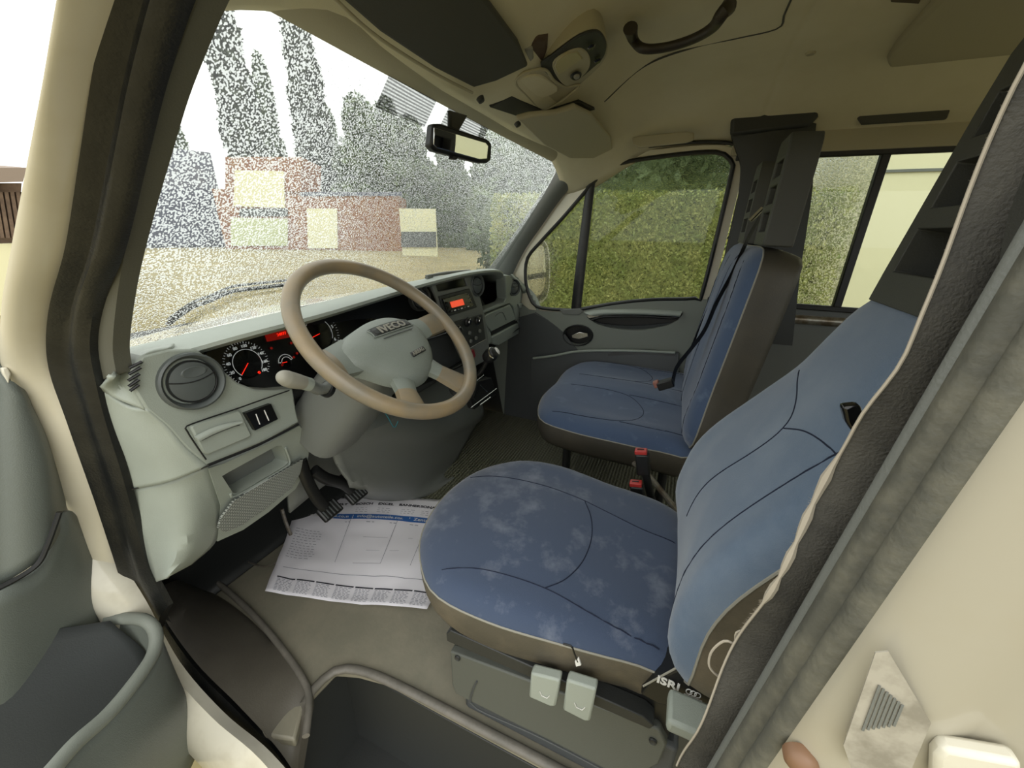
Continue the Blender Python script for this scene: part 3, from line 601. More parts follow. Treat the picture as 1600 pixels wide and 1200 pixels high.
# pedestal
pd = root('seat_pedestal', (-.46, .1, 0), 'grey plastic seat box under the driver seat beside the step', 'seat base')
slab('side_panel', X(-.655, (703, 1018), (706, 1070), (712, 1085), (980, 1220), (1030, 1195), (1042, 1165), (1030, 1140)), (.02, 0, 0), M_ped, pd, bevel=.004)
box('box_body', (-.44, .09, .1), (.40, .44, .2), M_gr2, pd, bevel=.01)
tube('panel_crease', X(-.657, (745, 1065), (738, 1082), (742, 1105), (840, 1150), (960, 1212)), .002, M_gr2, pd, k=20, n=6)
for p in ((715, 1028), (1020, 1158)): lathe('screw', [(.0001, .001), (.003, .001), (.006, .003), (.007, 0)], mframe(on('x', -.657, *p), V((0, 1, 0)), V((0, 0, 1)), V((-1, 0, 0))), M_dark, pd, n=14)
# buckles between the seats
for i, (x, p, lab) in enumerate(((-.14, (1000, 708), 'red seat belt buckle on a black stalk standing between driver seat and bench'), (-.17, (992, 758), 'lower red seat belt buckle half hidden beside the driver cushion'))):
    k = root('belt_buckle', on('x', x, p[0]+10, p[1]+60), lab, 'buckle', 'buckles between the seats')
    t = on('x', x, *p); R = Matrix.Rotation(math.radians(-12), 3, 'X')
    box('buckle_body', t+V((0, -.012, -.03)), (.026, .036, .065), M_black, k, bevel=.005, rot=R)
    box('release_button', t+V((0, -.002, .006)), (.022, .032, .012), M_red, k, bevel=.002, rot=R)
    box('slot', t+V((-.0, -.0, .0115)), (.004, .018, .004), M_black, k, bevel=.0005, rot=R)
    tube('stalk', [t+V((0, -.02, -.05)), t+V((0, -.04, -.11)), t+V((.0, -.06, -.16))], .011, M_black, k, k=8, flat=.5)
# floor clutter behind the seats (seat frames)
o = tube('seat_link', [(-.10, -.12, .28), (.02, .0, .33), (.05, .05, .34)], .009, M_steel, n=8); tag(o, 'worn steel bar running under the side of the bench', 'bar')
tube('vinyl_tear', X(-.706, (880, 1006), (893, 1010), (897, 1020), (903, 1034)), .0016, M_black, ds, k=12, n=6)
slab('torn_foam', X(-.707, (898, 1034), (904, 1028), (908, 1040), (900, 1042)), (.003, 0, 0), M_symb, ds, bevel=.0005)
# --- passenger bench
bs = root('bench_seat', (.46, .15, 0), 'two person passenger bench in blue fabric with brown vinyl sides', 'bench seat')
Mc = Matrix.Translation((0, 0, .425)) @ Matrix.Rotation(math.radians(1), 4, 'X')
out = [(.10, .40), (.28, .455), (.46, .45), (.64, .455), (.80, .40), (.85, .25), (.85, 0), (.83, -.13), (.46, -.14), (.09, -.13), (.055, -.02), (.05, .12), (.055, .28)]
def hb2(u, v):
    r = 0
    for c in (.26, .65): r -= .016*math.exp(-((u-c)/.11)**4)*math.exp(-((v-.10)/.22)**4)
    return r+.012
S = cushion('seat_cushion', 'cushion_side', Mc, out, M_bench, M_vin2, bs, dome=.018, rim=.026, depth=.085, hfun=hb2, taper=.04)
for c in (.25, .65):
    seam(S, [(c-.13, .36), (c-.13, .2), (c-.10, .10), (c, .05), (c+.10, .10), (c+.13, .2), (c+.13, .36)], bs)
    seam(S, [(c-.12, .12), (c-.12, -.10)], bs); seam(S, [(c+.12, .12), (c+.12, -.10)], bs)
lean2 = math.radians(7.5)
Mb2 = mframe((.455, -.085, .43), V((1, 0, 0)), V((0, -math.sin(lean2), math.cos(lean2))), V((0, math.cos(lean2), math.sin(lean2))))
w = .385
ob = [(-w, 0), (0, -.02), (w, 0), (w+.012, .2), (w, .45), (w-.02, .56), (w-.09, .60), (.05, .60), (-.05, .60), (-w+.09, .60), (-w+.02, .575), (-w, .48), (-w-.012, .2)]
def hb3(u, v):
    r = 0
    for c in (-.2, .2): r -= .02*math.exp(-((u-c)/.12)**4)*math.exp(-((v-.3)/.25)**4)
    return r+.015
S = cushion('backrest', 'backrest_side', Mb2, ob, M_bench, M_vin2, bs, dome=.015, rim=.024, depth=.095, hfun=hb3, taper=.03)
for c in (-.2, .2):
    seam(S, [(c-.14, .02), (c-.13, .25), (c-.12, .5), (c-.08, .57)], bs); seam(S, [(c+.14, .02), (c+.13, .25), (c+.12, .5), (c+.08, .57)], bs)
for xx in (.145, .565):
    Mh = mframe((xx, -.172, 1.028), V((1, 0, 0)), V((0, -.03, .9995)), V((0, .9995, .03)))
    headrest(bs, Mh, .082, .25, M_hrest, T=.066)
for xx in (.15, .75):
    for yy in (.30, -.05): tube('leg', [(xx, yy, .001), (xx, yy, .36)], .016, M_black, bs, n=10)
box('seat_frame', (.46, .1, .335), (.70, .42, .03), M_black, bs, bevel=.004)
# bench belts
k = root('seat_belt', (.24, -.03, .45), 'slim black lap and shoulder belt lying down the bench backrest to a buckle', 'seat belt')
bp_ = [(1185, 338), (1166, 372), (1142, 425), (1118, 470), (1098, 515), (1076, 545), (1055, 572), (1048, 598)]
ribbon('webbing', X(.27, *bp_), X(.30, *[(a+5, b+3) for a, b in bp_]), M_web, k, n=30, bulge=.001, depth=.002)
tube('belt_anchor', X(.26, (1172, 345), (1182, 335), (1192, 325)), .006, M_chrome, k, n=8)
b0 = on('x', .27, 1040, 600)
box('buckle_body', b0, (.035, .055, .03), M_black, k, bevel=.004, rot=Matrix.Rotation(-.5, 3, 'X'))
box('release_button', b0+V((0, .03, -.005)), (.024, .02, .024), mat('faded_red_plastic', '9c6a5c', .4), k, bevel=.003, rot=Matrix.Rotation(-.5, 3, 'X'))
k = root('seat_belt', (.66, -.05, .5), 'second slim belt hanging over the far side of the bench backrest', 'seat belt')
bp_ = [(1168, 372), (1140, 420), (1108, 475), (1080, 540)]
ribbon('webbing', X(.55, *bp_), X(.58, *[(a+4, b+3) for a, b in bp_]), M_web, k, n=20, bulge=.001, depth=.002)

# ================================================================== DASHBOARD
db = root('dashboard', (0, .8, .5), 'grey plastic dashboard with instruments, vents, radio and storage bins', 'dashboard')
lipc = [(-.86, .80, .838), (-.78, .765, .848), (-.68, .735, .862), (-.52, .705, .876), (-.34, .69, .892), (-.15, .68, .906), (.05, .675, .914), (.25, .68, .910), (.40, .70, .895), (.50, .735, .868), (.56, .76, .84)]
L1 = cat([V(p) for p in lipc], 40)
back = [V((p.x*1.0, WS(max(-1, min(1, p.x/.815)), 0).y+.01, .838+.0*p.x)) for p in L1]
midp = [a.lerp(b, .45)+V((0, 0, .012)) for a, b in zip(L1, back)]
und = [p+V((0, .018, -.018)) for p in L1]; un2 = [p+V((0, .10, -.022)) for p in L1]
lf = [p+V((0, -.001, -.007)) for p in L1]
rows = [back, midp, [p+V((0, .02, .004)) for p in L1], L1, lf, und, un2]
vv = [p for r in rows for p in r]; nn = 40
ff = [(i*nn+j, i*nn+j+1, (i+1)*nn+j+1, (i+1)*nn+j) for i in range(len(rows)-1) for j in range(nn-1)]
mk('top_pad', vv, ff, M_dash2, db, sharp=60, solid=.002)
# base strip right of the pad to the passenger corner
patch('side_pad', [[V((.50, .735, .868)), V((.62, .78, .83)), V((.75, .79, .83)), V((.84, .80, .81))], [V((.50, .85, .85)), V((.62, .87, .84)), V((.72, .88, .84)), V((.82, .89, .83))], [V((.50, .96, .84)), V((.62, .94, .84)), V((.72, .92, .84)), V((.80, .90, .84))]], M_dash2, db, n=12)
# hollow under the hood, painted black for the shade of its overhang
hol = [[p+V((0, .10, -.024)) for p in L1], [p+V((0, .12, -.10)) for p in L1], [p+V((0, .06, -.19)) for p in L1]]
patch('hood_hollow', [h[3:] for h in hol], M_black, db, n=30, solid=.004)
# driver outboard face
PF = (-.7, .75, .8); NF = (0, 1, -.06)
def pf(*p): return pl(PF, NF, *p)
face = [(203, 600), (208, 575), (222, 556), (262, 546), (308, 545), (345, 576), (372, 598), (400, 609), (430, 610), (458, 607), (463, 640), (468, 660), (420, 688), (372, 708), (325, 729), (290, 700), (262, 668), (228, 640)]
bin_ = [(292, 668), (375, 640), (395, 684), (318, 716)]
slab('outboard_panel', pf(*face), (0, .045, 0), M_dash, db, bevel=.004)
slab('lower_panel', pl((-.7, .747, .66), (0, 1, .35), (326, 732), (350, 724), (372, 714), (420, 692), (468, 665), (480, 682), (484, 700), (478, 735), (462, 764), (420, 800), (380, 828), (340, 846), (345, 790)), (0, .05, 0), M_dash, db, bevel=.006,
     holes=[pl((-.7, .747, .66), (0, 1, .35), (347, 744), (357, 738), (432, 697), (441, 697), (450, 722), (445, 728), (372, 771), (364, 770))])
patch('cubby_back', [pl((-.7, .80, .66), (0, 1, .35), (330, 730), (460, 680)), pl((-.7, .80, .66), (0, 1, .35), (340, 790), (470, 740))], M_grey, db, n=4, k=4)
def rimtube(name, pts, r, m, parent, n=60): return tube(name, cat(pts, n, True), r, m, parent, closed=True, n=8)
tube('cubby_lip', pl((-.7, .744, .66), (0, 1, .35), (360, 772), (372, 774), (445, 731), (453, 722), (446, 700)), .0025, M_dash2, db, k=20, n=8)
slab('speaker_grille', pl((-.7, .744, .62), (0, 1, .35), (341, 826), (345, 810), (366, 782), (408, 756), (474, 717), (470, 738), (457, 762), (418, 793), (380, 820), (352, 832)), (0, .006, 0), M_grille, db, bevel=.001)
# compartment cover
cv = slab('bin_cover', pl((-.7, .742, .8), NF, (298, 668), (302, 664), (372, 641), (377, 644), (394, 680), (390, 684), (325, 711), (318, 708)), (0, .008, 0), M_dash, db, bevel=.003)
ribbon('cover_handle', pl((-.7, .740, .8), NF, (315, 688), (335, 677), (360, 667), (375, 664)), pl((-.7, .752, .8), NF, (322, 692), (340, 688), (362, 680), (374, 668)), M_gr2, cv, n=14, bulge=.0, depth=.004, nrm=(0, -1, 0))
ribbon('cover_scoop', pl((-.7, .736, .8), NF, (305, 683), (330, 670), (355, 662), (378, 658)), pl((-.7, .734, .8), NF, (312, 690), (335, 678), (360, 668), (378, 662)), M_dash2, cv, n=14, bulge=.002, depth=.004, nrm=(0, -1, 0))
tube('cover_gap', pl((-.7, .7405, .8), NF, (322, 718), (306, 695), (292, 672), (296, 664), (372, 638), (400, 628), (452, 610)), .0014, M_black, db, k=40, n=6)
tube('panel_gap', pl((-.7, .7405, .8), NF, (325, 727), (345, 719), (395, 699), (430, 682), (466, 663)), .003, M_black, db, k=20, n=6)
sw = slab('switch_block', pl((-.7, .740, .8), NF, (383, 646), (424, 631), (435, 655), (399, 673)), (0, .01, 0), M_blackgl, db, bevel=.001)
for a, b in (((400, 647), (406, 663)), ((413, 641), (420, 657))): tube('switch_mark', pl((-.7, .739, .8), NF, a, b), .0011, M_symb, sw, n=6)
# outer corner / end face
patch('end_face', [X(-.872, (151, 604), (164, 660), (178, 715), (192, 768)), [p+V((-.006, 0, 0)) for p in pl((-.85, .78, .7), (.5, 1, 0), (205, 632), (235, 690), (262, 728), (270, 750))], pf((228, 640), (262, 668), (290, 700), (325, 729))], M_dash, db, n=24, k=12)
patch('end_face_lower', [X(-.872, (192, 768), (215, 830), (228, 870), (243, 910)), pl((-.85, .80, .6), (.5, 1, 0), (270, 750), (290, 810), (285, 860), (262, 902)), pl((-.7, .749, .66), (0, 1, .35), (325, 729), (345, 790), (338, 845), (300, 882))], M_dash, db, n=24, k=12)
tube('end_joint', pl((-.87, .84, .6), (.8, .6, 0), (192, 768), (240, 756), (300, 738), (325, 728)), .0015, M_black, db, k=20, n=6)
for a, b in (((202, 575), (222, 565)), ((201, 585), (220, 574)), ((200, 595), (218, 584)), ((201, 604), (217, 593)), ((203, 611), (217, 601))):
    tube('demister_slot', pl((-.83, .7405, .8), (.25, 1, -.1), a, b), .0024, M_black, db, n=8)
patch('corner_top', [X(-.872, (152, 606), (166, 598), (181, 588)) + [V((-.82, .86, .838)), V((-.72, .87, .846))], pl((-.83, .775, .8), (.25, 1, -.1), (180, 622), (190, 585), (204, 562), (228, 547), (270, 540)), [p+V((0, .002, 0)) for p in pf((228, 642), (203, 600), (208, 575), (224, 555), (262, 545))]], M_dash, db, n=24, k=12)
# round vents
def vent(c, n, r, m=M_vent, sx=1, sy=1, parent=db):
    u, v, n = frame(n); Mx = mframe(c, u, v, n)
    o = lathe('air_vent', [(r*.55, -.02), (r*.78, -.012), (r*.84, .000), (r*.93, .006), (r, .004), (r*1.02, -.01)], Mx, m, parent, n=40, sxy=(sx, sy))
    f = lathe('vent_flap', [(.0001, .004), (r*.45, .0035), (r*.68, .001), (r*.74, -.004), (r*.74, -.01)], Mx, m, o, n=40, sxy=(sx, sy))
    tube('flap_line', [Mx @ V((r*.72*sx*x, (r*.05-r*.16*math.cos(x*1.5)+.12*r)*sy, .0045-.003*abs(x)**3)) for x in [-1+2*i/16 for i in range(17)]], .001, M_black, o, n=6)
    tube('flap_ring', [Mx @ V((r*.73*sx*math.cos(a), r*.73*sy*math.sin(a), .0005)) for a in [2*math.pi*i/40 for i in range(40)]], .0011, M_black, o, closed=True, n=6)
    lathe('flap_dimple', [(.0001, .0035), (r*.26, .0042), (r*.30, .0045), (r*.33, .0035)], Mx @ Matrix.Translation((r*.1*sx, r*.33*sy, 0)), m, o, n=24, sxy=(1.2, .6))
    return o
vent(pf((297, 595))[0]+V((0, -.008, 0)), (-.08, -1, .10), .049)
# instrument cluster
PC = (-.55, .80, .80); NC = (0, 1, -.30)
def pc(*p): return pl(PC, NC, *p)
ic = slab('instrument_cluster', pc((318, 552), (345, 528), (400, 505), (470, 482), (560, 462), (650, 455), (648, 480), (600, 530), (540, 590), (500, 600), (440, 608), (400, 606), (360, 595)), (0, .02, 0), M_blackgl, db, bevel=.002)
def gauge(cx, cy, rpx, nums, a0, a1, needle):
    c = pc((cx, cy))[0]; u, v, n = frame(V((0, -1, .3))); R = (pc((cx+rpx, cy))[0]-c).length*.93
    Mx = mframe(c-V(NC).normalized()*.002, u, v, n)
    g = lathe('gauge', [(.0001, .0005), (R*.72, .0005), (R*.76, .003), (R*.8, .0005)], Mx, M_blackgl, ic, n=40)
    tube('gauge_ring', [Mx @ V((R*.74*math.cos(a), R*.74*math.sin(a), .003)) for a in [math.radians(a0+(a1-a0)*i/40) for i in range(41)]], .0006, M_gauge, g, n=5)
    N = 36; L = []
    for i in range(N+1):
        a = math.radians(a0+(a1-a0)*i/N); l = R*(.12 if i % 2 == 0 else .06); r0 = R*1.12
        L.append((Mx @ V((r0*math.cos(a), r0*math.sin(a), .001)), (l, .0008, .0006), (Mx.to_3x3() @ Matrix.Rotation(a, 3, 'Z'))))
    join_boxes('gauge_ticks', L, M_gauge, g)
    for i, s in enumerate(nums):
        a = math.radians(a0+(a1-a0)*i/(len(nums)-1)); q = Mx @ V((R*.92*math.cos(a), R*.92*math.sin(a), .001))
        text('gauge_number', s, R*.22, lambda x, y, h, q=q: q+u*x+v*y+n*h, M_gauge, g, bold=.0001)
    a = math.radians(needle); tube('needle', [Mx @ V((0, 0, .004)), Mx @ V((R*.72*math.cos(a), R*.72*math.sin(a), .004))], .0007, M_litx, g, n=5)
    return g
gauge(385, 568, 32, ['0', '20', '40', '60', '80', '100', '120', '140', '160', '180'], 225, -40, 222)
gauge(497, 522, 29, ['0', '1', '2', '3', '4', '5', '6'], 215, -30, 190)
gf = gauge(446, 566, 11, ['0', '1'], 170, 10, 175)
u, v, n = frame(V((0, -1, .3)))
ds_ = slab('trip_display', pl((-.55, .797, .80), NC, (412, 517), (452, 508), (458, 526), (418, 534)), (0, .002, 0), M_lit, ic, bevel=0)
for s, p, z in (('km', (420, 516), .006), ('302', (440, 513), .005), ('24977', (440, 522), .006)):
    q = pl((-.55, .7955, .80), NC, p)[0]; text('display_digits', s, z*1.5, lambda x, y, h, q=q: q+u*x+v*y+n*h, M_litx, ds_)
for p in ((405, 582), (455, 536), (424, 544), (459, 558), (441, 570), (464, 552), (470, 547)):
    q = pl((-.55, .7965, .80), NC, p)[0]; lathe('warning_lamp', [(.0001, .0008), (.0028, .0008), (.003, 0)], mframe(q, u, v, n), M_litx if p[0] == 405 else M_lit, ic, n=12)
# centre console face
PS_ = (0, .69, .80); NS = (0, 1, -.12)
def pk(d, *p): return pl((0, .69-d, .80), NS, *p)
cs = slab('centre_panel', pk(0, (667, 430), (700, 424), (736, 421), (744, 440), (752, 470), (758, 495), (764, 535), (766, 560), (738, 575), (722, 560), (700, 512), (684, 470)), (0, .010, 0), M_grey, db, bevel=.004, holes=[pk(0, (677, 432), (724, 426), (731, 447), (685, 456))])
slab('storage_slot_back', pk(-.045, (668, 433), (736, 427), (742, 460), (675, 470)), (0, .01, 0), M_black, db, bevel=0)
rd = slab('car_radio', pk(.006, (687, 463), (734, 451), (746, 480), (697, 496)), (0, .02, 0), M_dark, db, bevel=.002)
slab('radio_face', pk(.010, (692, 467), (731, 457), (741, 478), (700, 490)), (0, .006, 0), M_blackgl, rd, bevel=.001)
slab('radio_display', pk(.0125, (704, 472), (723, 467), (726, 476), (707, 481)), (0, .003, 0), M_radio, rd, bevel=0)
for i in range(6):
    q = pk(.0125, (706+i*5.2, 486-i*1.45))[0]; box('radio_button', q, (.010, .003, .004), M_symb if i % 2 else M_grey, rd, bevel=.0008)
for p in ((694, 470), (732, 460), (735, 466), (737, 472)): box('radio_button', pk(.0125, p)[0], (.006, .003, .004), M_grey, rd, bevel=.0008)
lathe('volume_knob', [(.0001, .008), (.008, .008), (.009, 0)], mframe(pk(.010, (697, 476))[0], V((1, 0, 0)), V((0, 0, 1)), V((0, -1, 0))), M_black, rd, n=18)
cl = slab('climate_panel', pk(.006, (700, 506), (754, 491), (759, 530), (728, 547), (716, 530)), (0, .02, 0), M_dark, db, bevel=.002)
for p, r in (((715, 516), .020), ((731, 503), .018), ((747, 501), .018)):
    Mx = mframe(pk(.010, p)[0], V((1, 0, 0)), V((0, 0, 1)), V((0, -1, 0)))
    kn = lathe('control_knob', [(.0001, .012), (r*.55, .012), (r*.62, .006), (r*.9, .004), (r, 0)], Mx, M_black, cl, n=24)
    tube('knob_ring', [Mx @ V((r*.6*math.cos(a), r*.6*math.sin(a), .011)) for a in [math.pi*i/12 for i in range(13)]], .0012, M_chrome, kn, n=6)
for p in ((733, 520), (749, 517), (735, 533), (743, 528)):
    lathe('push_button', [(.0001, .006), (.006, .006), (.007, 0)], mframe(pk(.010, p)[0], V((1, 0, 0)), V((0, 0, 1)), V((0, -1, 0))), M_grey, cl, n=16)
tube('chrome_strip', pk(.012, (727, 548), (759, 530)), .0012, M_chrome, db, n=6)
slab('hazard_switch', pk(.012, (729, 550), (741, 545), (744, 556), (740, 562), (733, 562)), (0, .01, 0), M_redd, db, bevel=.003)
vent(pk(.008, (657, 466))[0], (-.2, -1, .1), .037, M_dark); vent(pk(.008, (746, 446))[0], (-.35, -1, .1), .040, M_vent, sx=.8)
# passenger side
PR = (.5, .735, .75); NR = (-.11, 1, .10)
def pr(d, *p): return pl((.5, .735-d, .75), NR, *p)
slab('passenger_bin_back', pl((.3, .86, .8), (0, 1, 0), (742, 430), (798, 432), (800, 478), (745, 492)), (0, .01, 0), M_black, db, bevel=0)
ribbon('bin_floor', pr(.0, (750, 487), (770, 480), (792, 470)), pl((.3, .86, .74), (0, 1, 0), (755, 478), (772, 470), (792, 462)), M_gr2, db, n=8)
slab('passenger_panel', pr(0, (790, 430), (796, 430), (806, 438), (815, 452), (822, 466), (827, 482), (829, 492), (806, 502), (802, 480), (796, 474), (754, 491), (752, 486), (788, 472), (791, 466), (790, 445)), (0, .05, 0), M_dash, db, bevel=.004)
slab('glovebox_lid', pr(.004, (755, 496), (762, 491), (797, 476), (801, 484), (806, 499), (768, 518), (760, 508)), (0, .04, 0), M_dash, db, bevel=.003)
tube('lid_pull', pr(.006, (774, 494), (780, 489), (786, 489), (791, 500)), .001, M_gr2, db, k=12, n=6)
slab('lid_gap', pr(-.004, (764, 518), (829, 490), (830, 496), (770, 528)), (0, .03, 0), M_black, db, bevel=0)
slab('lower_lid', pr(.008, (768, 527), (790, 516), (810, 505), (813, 520), (779, 540), (770, 537)), (0, .04, 0), M_dash, db, bevel=.005)
slab('side_cheek', pr(.006, (754, 496), (760, 508), (767, 520), (769, 536), (759, 540), (757, 520)), (0, .05, 0), M_dash, db, bevel=.003)
slab('corner_cubby', pr(.004, (810, 502), (828, 492), (834, 498), (835, 512), (815, 522)), (0, .05, 0), M_dash, db, holes=[pr(.004, (814, 504), (826, 497), (828, 511), (816, 518))], bevel=.002)
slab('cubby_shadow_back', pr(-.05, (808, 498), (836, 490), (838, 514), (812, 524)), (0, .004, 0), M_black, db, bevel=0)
slab('catch', pr(.008, (810, 475), (822, 472), (824, 478), (812, 482)), (0, .01, 0), M_dash2, db, bevel=.003)
vent(pr(.008, (803, 449))[0], (-.45, -1, .1), .040, M_vent)
patch('right_end', [pr(0, (796, 430), (815, 452), (829, 492)), X(.85, (800, 430), (826, 455), (842, 492)), X(.86, (806, 430), (835, 460), (850, 500))], M_dash, db, n=10)
# underside fill so nothing is hollow
patch('underside', [[V((-.80, .90, .55)), V((-.5, .84, .53)), V((-.3, .78, .56)), V((.2, .74, .56)), V((.84, .78, .56))], [V((-.80, 1.1, .5)), V((-.5, 1.1, .5)), V((-.3, 1.1, .5)), V((.2, 1.1, .5)), V((.84, 1.1, .5))], [V((-.86, 1.44, .45)), V((-.5, 1.44, .45)), V((-.3, 1.44, .45)), V((.2, 1.44, .45)), V((.84, 1.44, .45))]], M_black, db, n=16)
patch('inner_body', [[V((-.60, .82, .74)), V((-.2, .80, .70)), V((.1, .76, .70)), V((.3, .80, .70)), V((.84, .84, .70))], [V((-.60, .82, .6)), V((-.2, .78, .6)), V((.1, .76, .6)), V((.3, .79, .6)), V((.84, .82, .6))], [V((-.60, .86, .5)), V((-.2, .82, .5)), V((.1, .80, .52)), V((.3, .82, .52)), V((.84, .84, .54))]], M_gr2, db, n=20)
# engine hump / lower console
hump = [pl((0, .80, .3), (0, 1, .25), *r) for r in (
    [(505, 640), (600, 648), (700, 652), (752, 635)], [(512, 690), (590, 695), (680, 695), (742, 662)], [(525, 728), (590, 735), (670, 728), (722, 698)], [(545, 755), (600, 765), (660, 756), (707, 728)])]
hump.append(Z(.0, (558, 774), (610, 781), (665, 776), (710, 750)))
hump.insert(0, [V((-.50, 1.0, .62)), V((-.3, 1.0, .62)), V((.1, 1.0, .62)), V((.5, 1.0, .62))])
eh = patch('lower_console', hump, M_grey, db, n=30, solid=.01)
patch('knee_panel', [Y(.87, (430, 590), (520, 590), (640, 590)), Y(.87, (440, 690), (520, 670), (640, 650)), Y(.90, (450, 800), (500, 760), (560, 720))], M_grey, db, n=10)
slab('cable_slot', pl((0, .79, .3), (0, 1, .25), (525, 703), (536, 702), (537, 725), (528, 727)), (0, .004, 0), M_black, eh, bevel=.001)
# ------------------------------------------------------------------ steering wheel and column
SWc = V((-.485, .548, .84)); t_, k_ = .718, .039
E1 = V((c_(k_), s_(k_), 0)); E2 = V((-s_(k_)*c_(t_), c_(k_)*c_(t_), s_(t_))); EN = E1.cross(E2)
SM = mframe(SWc, E1, E2, EN)
sw = root('steering_wheel', SWc, 'large four spoke steering wheel with worn brown rim and grey hub pad', 'steering wheel')
R0 = .200
tube('rim', [SM @ V((R0*math.cos(a), R0*math.sin(a), 0)) for a in [2*math.pi*i/96 for i in range(96)]], .0155, M_rim, sw, closed=True, n=16)
def hubpt(x, y):
    r = math.hypot(x/.105, (y+.03)/.09); return max(0, 1-r**2.2)
Np = 56; po = cat([V(p+(0,)) for p in [(-.150, .008), (-.12, .030), (-.08, .046), (-.02, .058), (.04, .057), (.088, .038), (.114, .006), (.11, -.03), (.085, -.072), (.045, -.104), (0, -.117), (-.05, -.110), (-.09, -.082), (-.12, -.05), (-.148, -.024)]], Np, True)
cc0 = V((-.005, -.025, 0)); vv = [SM @ (cc0+V((0, 0, .008)))]; ff = []
for i in range(1, 13):
    r = i/12; h = -.014+.022*(1-r**3.5)-.006*r**8 - (.015*max(0, (r-.97)/.03))
    for p in po:
        q = cc0.lerp(p, r); vv.append(SM @ V((q.x, q.y, h)))
for j in range(Np): ff.append((0, 1+j, 1+(j+1) % Np))
for i in range(11):
    for j in range(Np):
        a = 1+i*Np+j; b = 1+i*Np+(j+1) % Np; ff.append((a, b, b+Np, a+Np))
base = len(vv)
for p in po: q = cc0.lerp(p, .9); vv.append(SM @ V((q.x, q.y, -.035)))
for j in range(Np):
    a = 1+11*Np+j; b = 1+11*Np+(j+1) % Np; ff.append((a, b, base+(j+1) % Np, base+j))
ff.append(tuple(base+j for j in reversed(range(Np))))
mk('hub_pad', vv, ff, M_pad, sw, sharp=60)
def spoke(a0, wi, wo, ri, ro, m, zi, zo):
    a = math.radians(a0); d = V((math.cos(a), math.sin(a), 0)); pr_ = V((-d.y, d.x, 0)); A = []; B = []
    for i in range(9):
        t = i/8; r = ri+(ro-ri)*t; w = wi+(wo-wi)*t; z = zi+(zo-zi)*t
        A.append(SM @ (d*r+pr_*w+V((0, 0, z)))); B.append(SM @ (d*r-pr_*w+V((0, 0, z))))
    return ribbon('spoke', A, B, m, sw, straight=True, bulge=.007, depth=.012, nrm=EN, k=10)
for a, wi, wo, ri in ((182, .040, .022, .115), (-1, .034, .022, .09), (-66, .028, .024, .085), (-122, .028, .022, .095)):
    spoke(a, wi, wi*.78, ri-.01, ri+.045, M_pad, -.018, -.014); spoke(a, wi*.78, wo+.006, ri+.044, R0-.004, M_rim, -.014, -.006)
def onhub(x, y, h, cx=.007, cy=.014, rot=.0):
    X_ = cx+x; Y_ = cy+y+x*rot; rr = math.hypot((X_+.005)/.135, (Y_+.025)/.090)
    return SM @ V((X_, Y_, -.0135+.022*(1-min(1, rr)**3.5)-.006*min(1, rr)**8+.0012+h))
slab_pts = [(-.060, -.011), (.060, -.011), (.064, -.005), (.064, .006), (.060, .012), (-.060, .012), (-.064, .006), (-.064, -.005)]
def bent(pts, off, n=40): return [onhub(p.x, p.y, off) for p in cat([V((a, b, 0)) for a, b in pts], n, True)]
pb = bent(slab_pts, .0); cpt = [onhub(-.05+.1*i/8, 0, 0) for i in range(9)]
# raised badge plate as a curved strip
vv = []; ff = []
for i in range(21):
    x = -.062+.124*i/20; hh = .0115 if 0 < i < 20 else .007
    for y in (-hh, -hh*.33, hh*.33, hh): vv.append(onhub(x, y, .0))
for i in range(20):
    for j in range(3): a = i*4+j; ff.append((a, a+1, a+5, a+4))
bdg = mk('maker_badge', vv, ff, M_dark, sw, solid=-.0008)
tube('badge_rim', pb, .0012, M_pad, bdg, closed=True, n=8)
text('badge_letters', 'IVECO', .024, lambda x, y, h: onhub(x*1.28, y, h+.0012), M_pipe, bdg, bold=.0006, ext=.001)
tube('pad_crease', [onhub(-.05+.1*i/10, -.020, -.0005) for i in range(11)], .0009, M_gr2, sw, n=6)
vv = []; ff = []
for i in range(9):
    x = -.026+.052*i/8
    for y in (-.006, 0, .006): vv.append(onhub(x, y, .0, cx=.012, cy=-.062, rot=.05))
for i in range(8):
    for j in range(2): a = i*3+j; ff.append((a, a+1, a+4, a+3))
ab = mk('airbag_badge', vv, ff, M_dark, sw, solid=-.0005)
text('airbag_letters', 'AIRBAG', .0125, lambda x, y, h: onhub(x, y, h+.0008, cx=.012, cy=-.062, rot=.05), M_pipe, ab)
# column shroud and stalk
col = root('steering_column', SM @ V((0, 0, -.1)), 'grey steering column shroud with a pale multi function stalk', 'steering column')
ax = EN
secs = [(.02, .055, .05), (-.06, .07, .06), (-.16, .085, .075), (-.30, .09, .08)]
vv = []; ff = []; NN = 28
for d, rx, ry in [(-.035, .055, .05), (-.06, .07, .062), (-.14, .080, .072), (-.26, .085, .078), (-.36, .085, .078)]:
    for j in range(NN):
        a = 2*math.pi*j/NN; ca, sa = math.cos(a), math.sin(a)
        vv.append(SM @ V((rx*math.copysign(abs(ca)**.6, ca), ry*math.copysign(abs(sa)**.6, sa), d)))
for i in range(4):
    for j in range(NN): a = i*NN+j; b = i*NN+(j+1) % NN; ff.append((a, b, b+NN, a+NN))
ff.append(tuple(range(NN))); mk('shroud', vv, ff, M_grey, col)
s0 = SM @ V((-.07, .0, -.062)); s1 = on('y', .60, 466, 597); s2 = on('y', .60, 433, 588)
tube('stalk', [s0, on('y', .60, 508, 607), on('y', .60, 480, 600)], .011, M_grey, col, k=10)
tube('stalk_collar', [on('y', .60, 484, 601), on('y', .60, 474, 598)], .0125, M_dash, col, n=16)
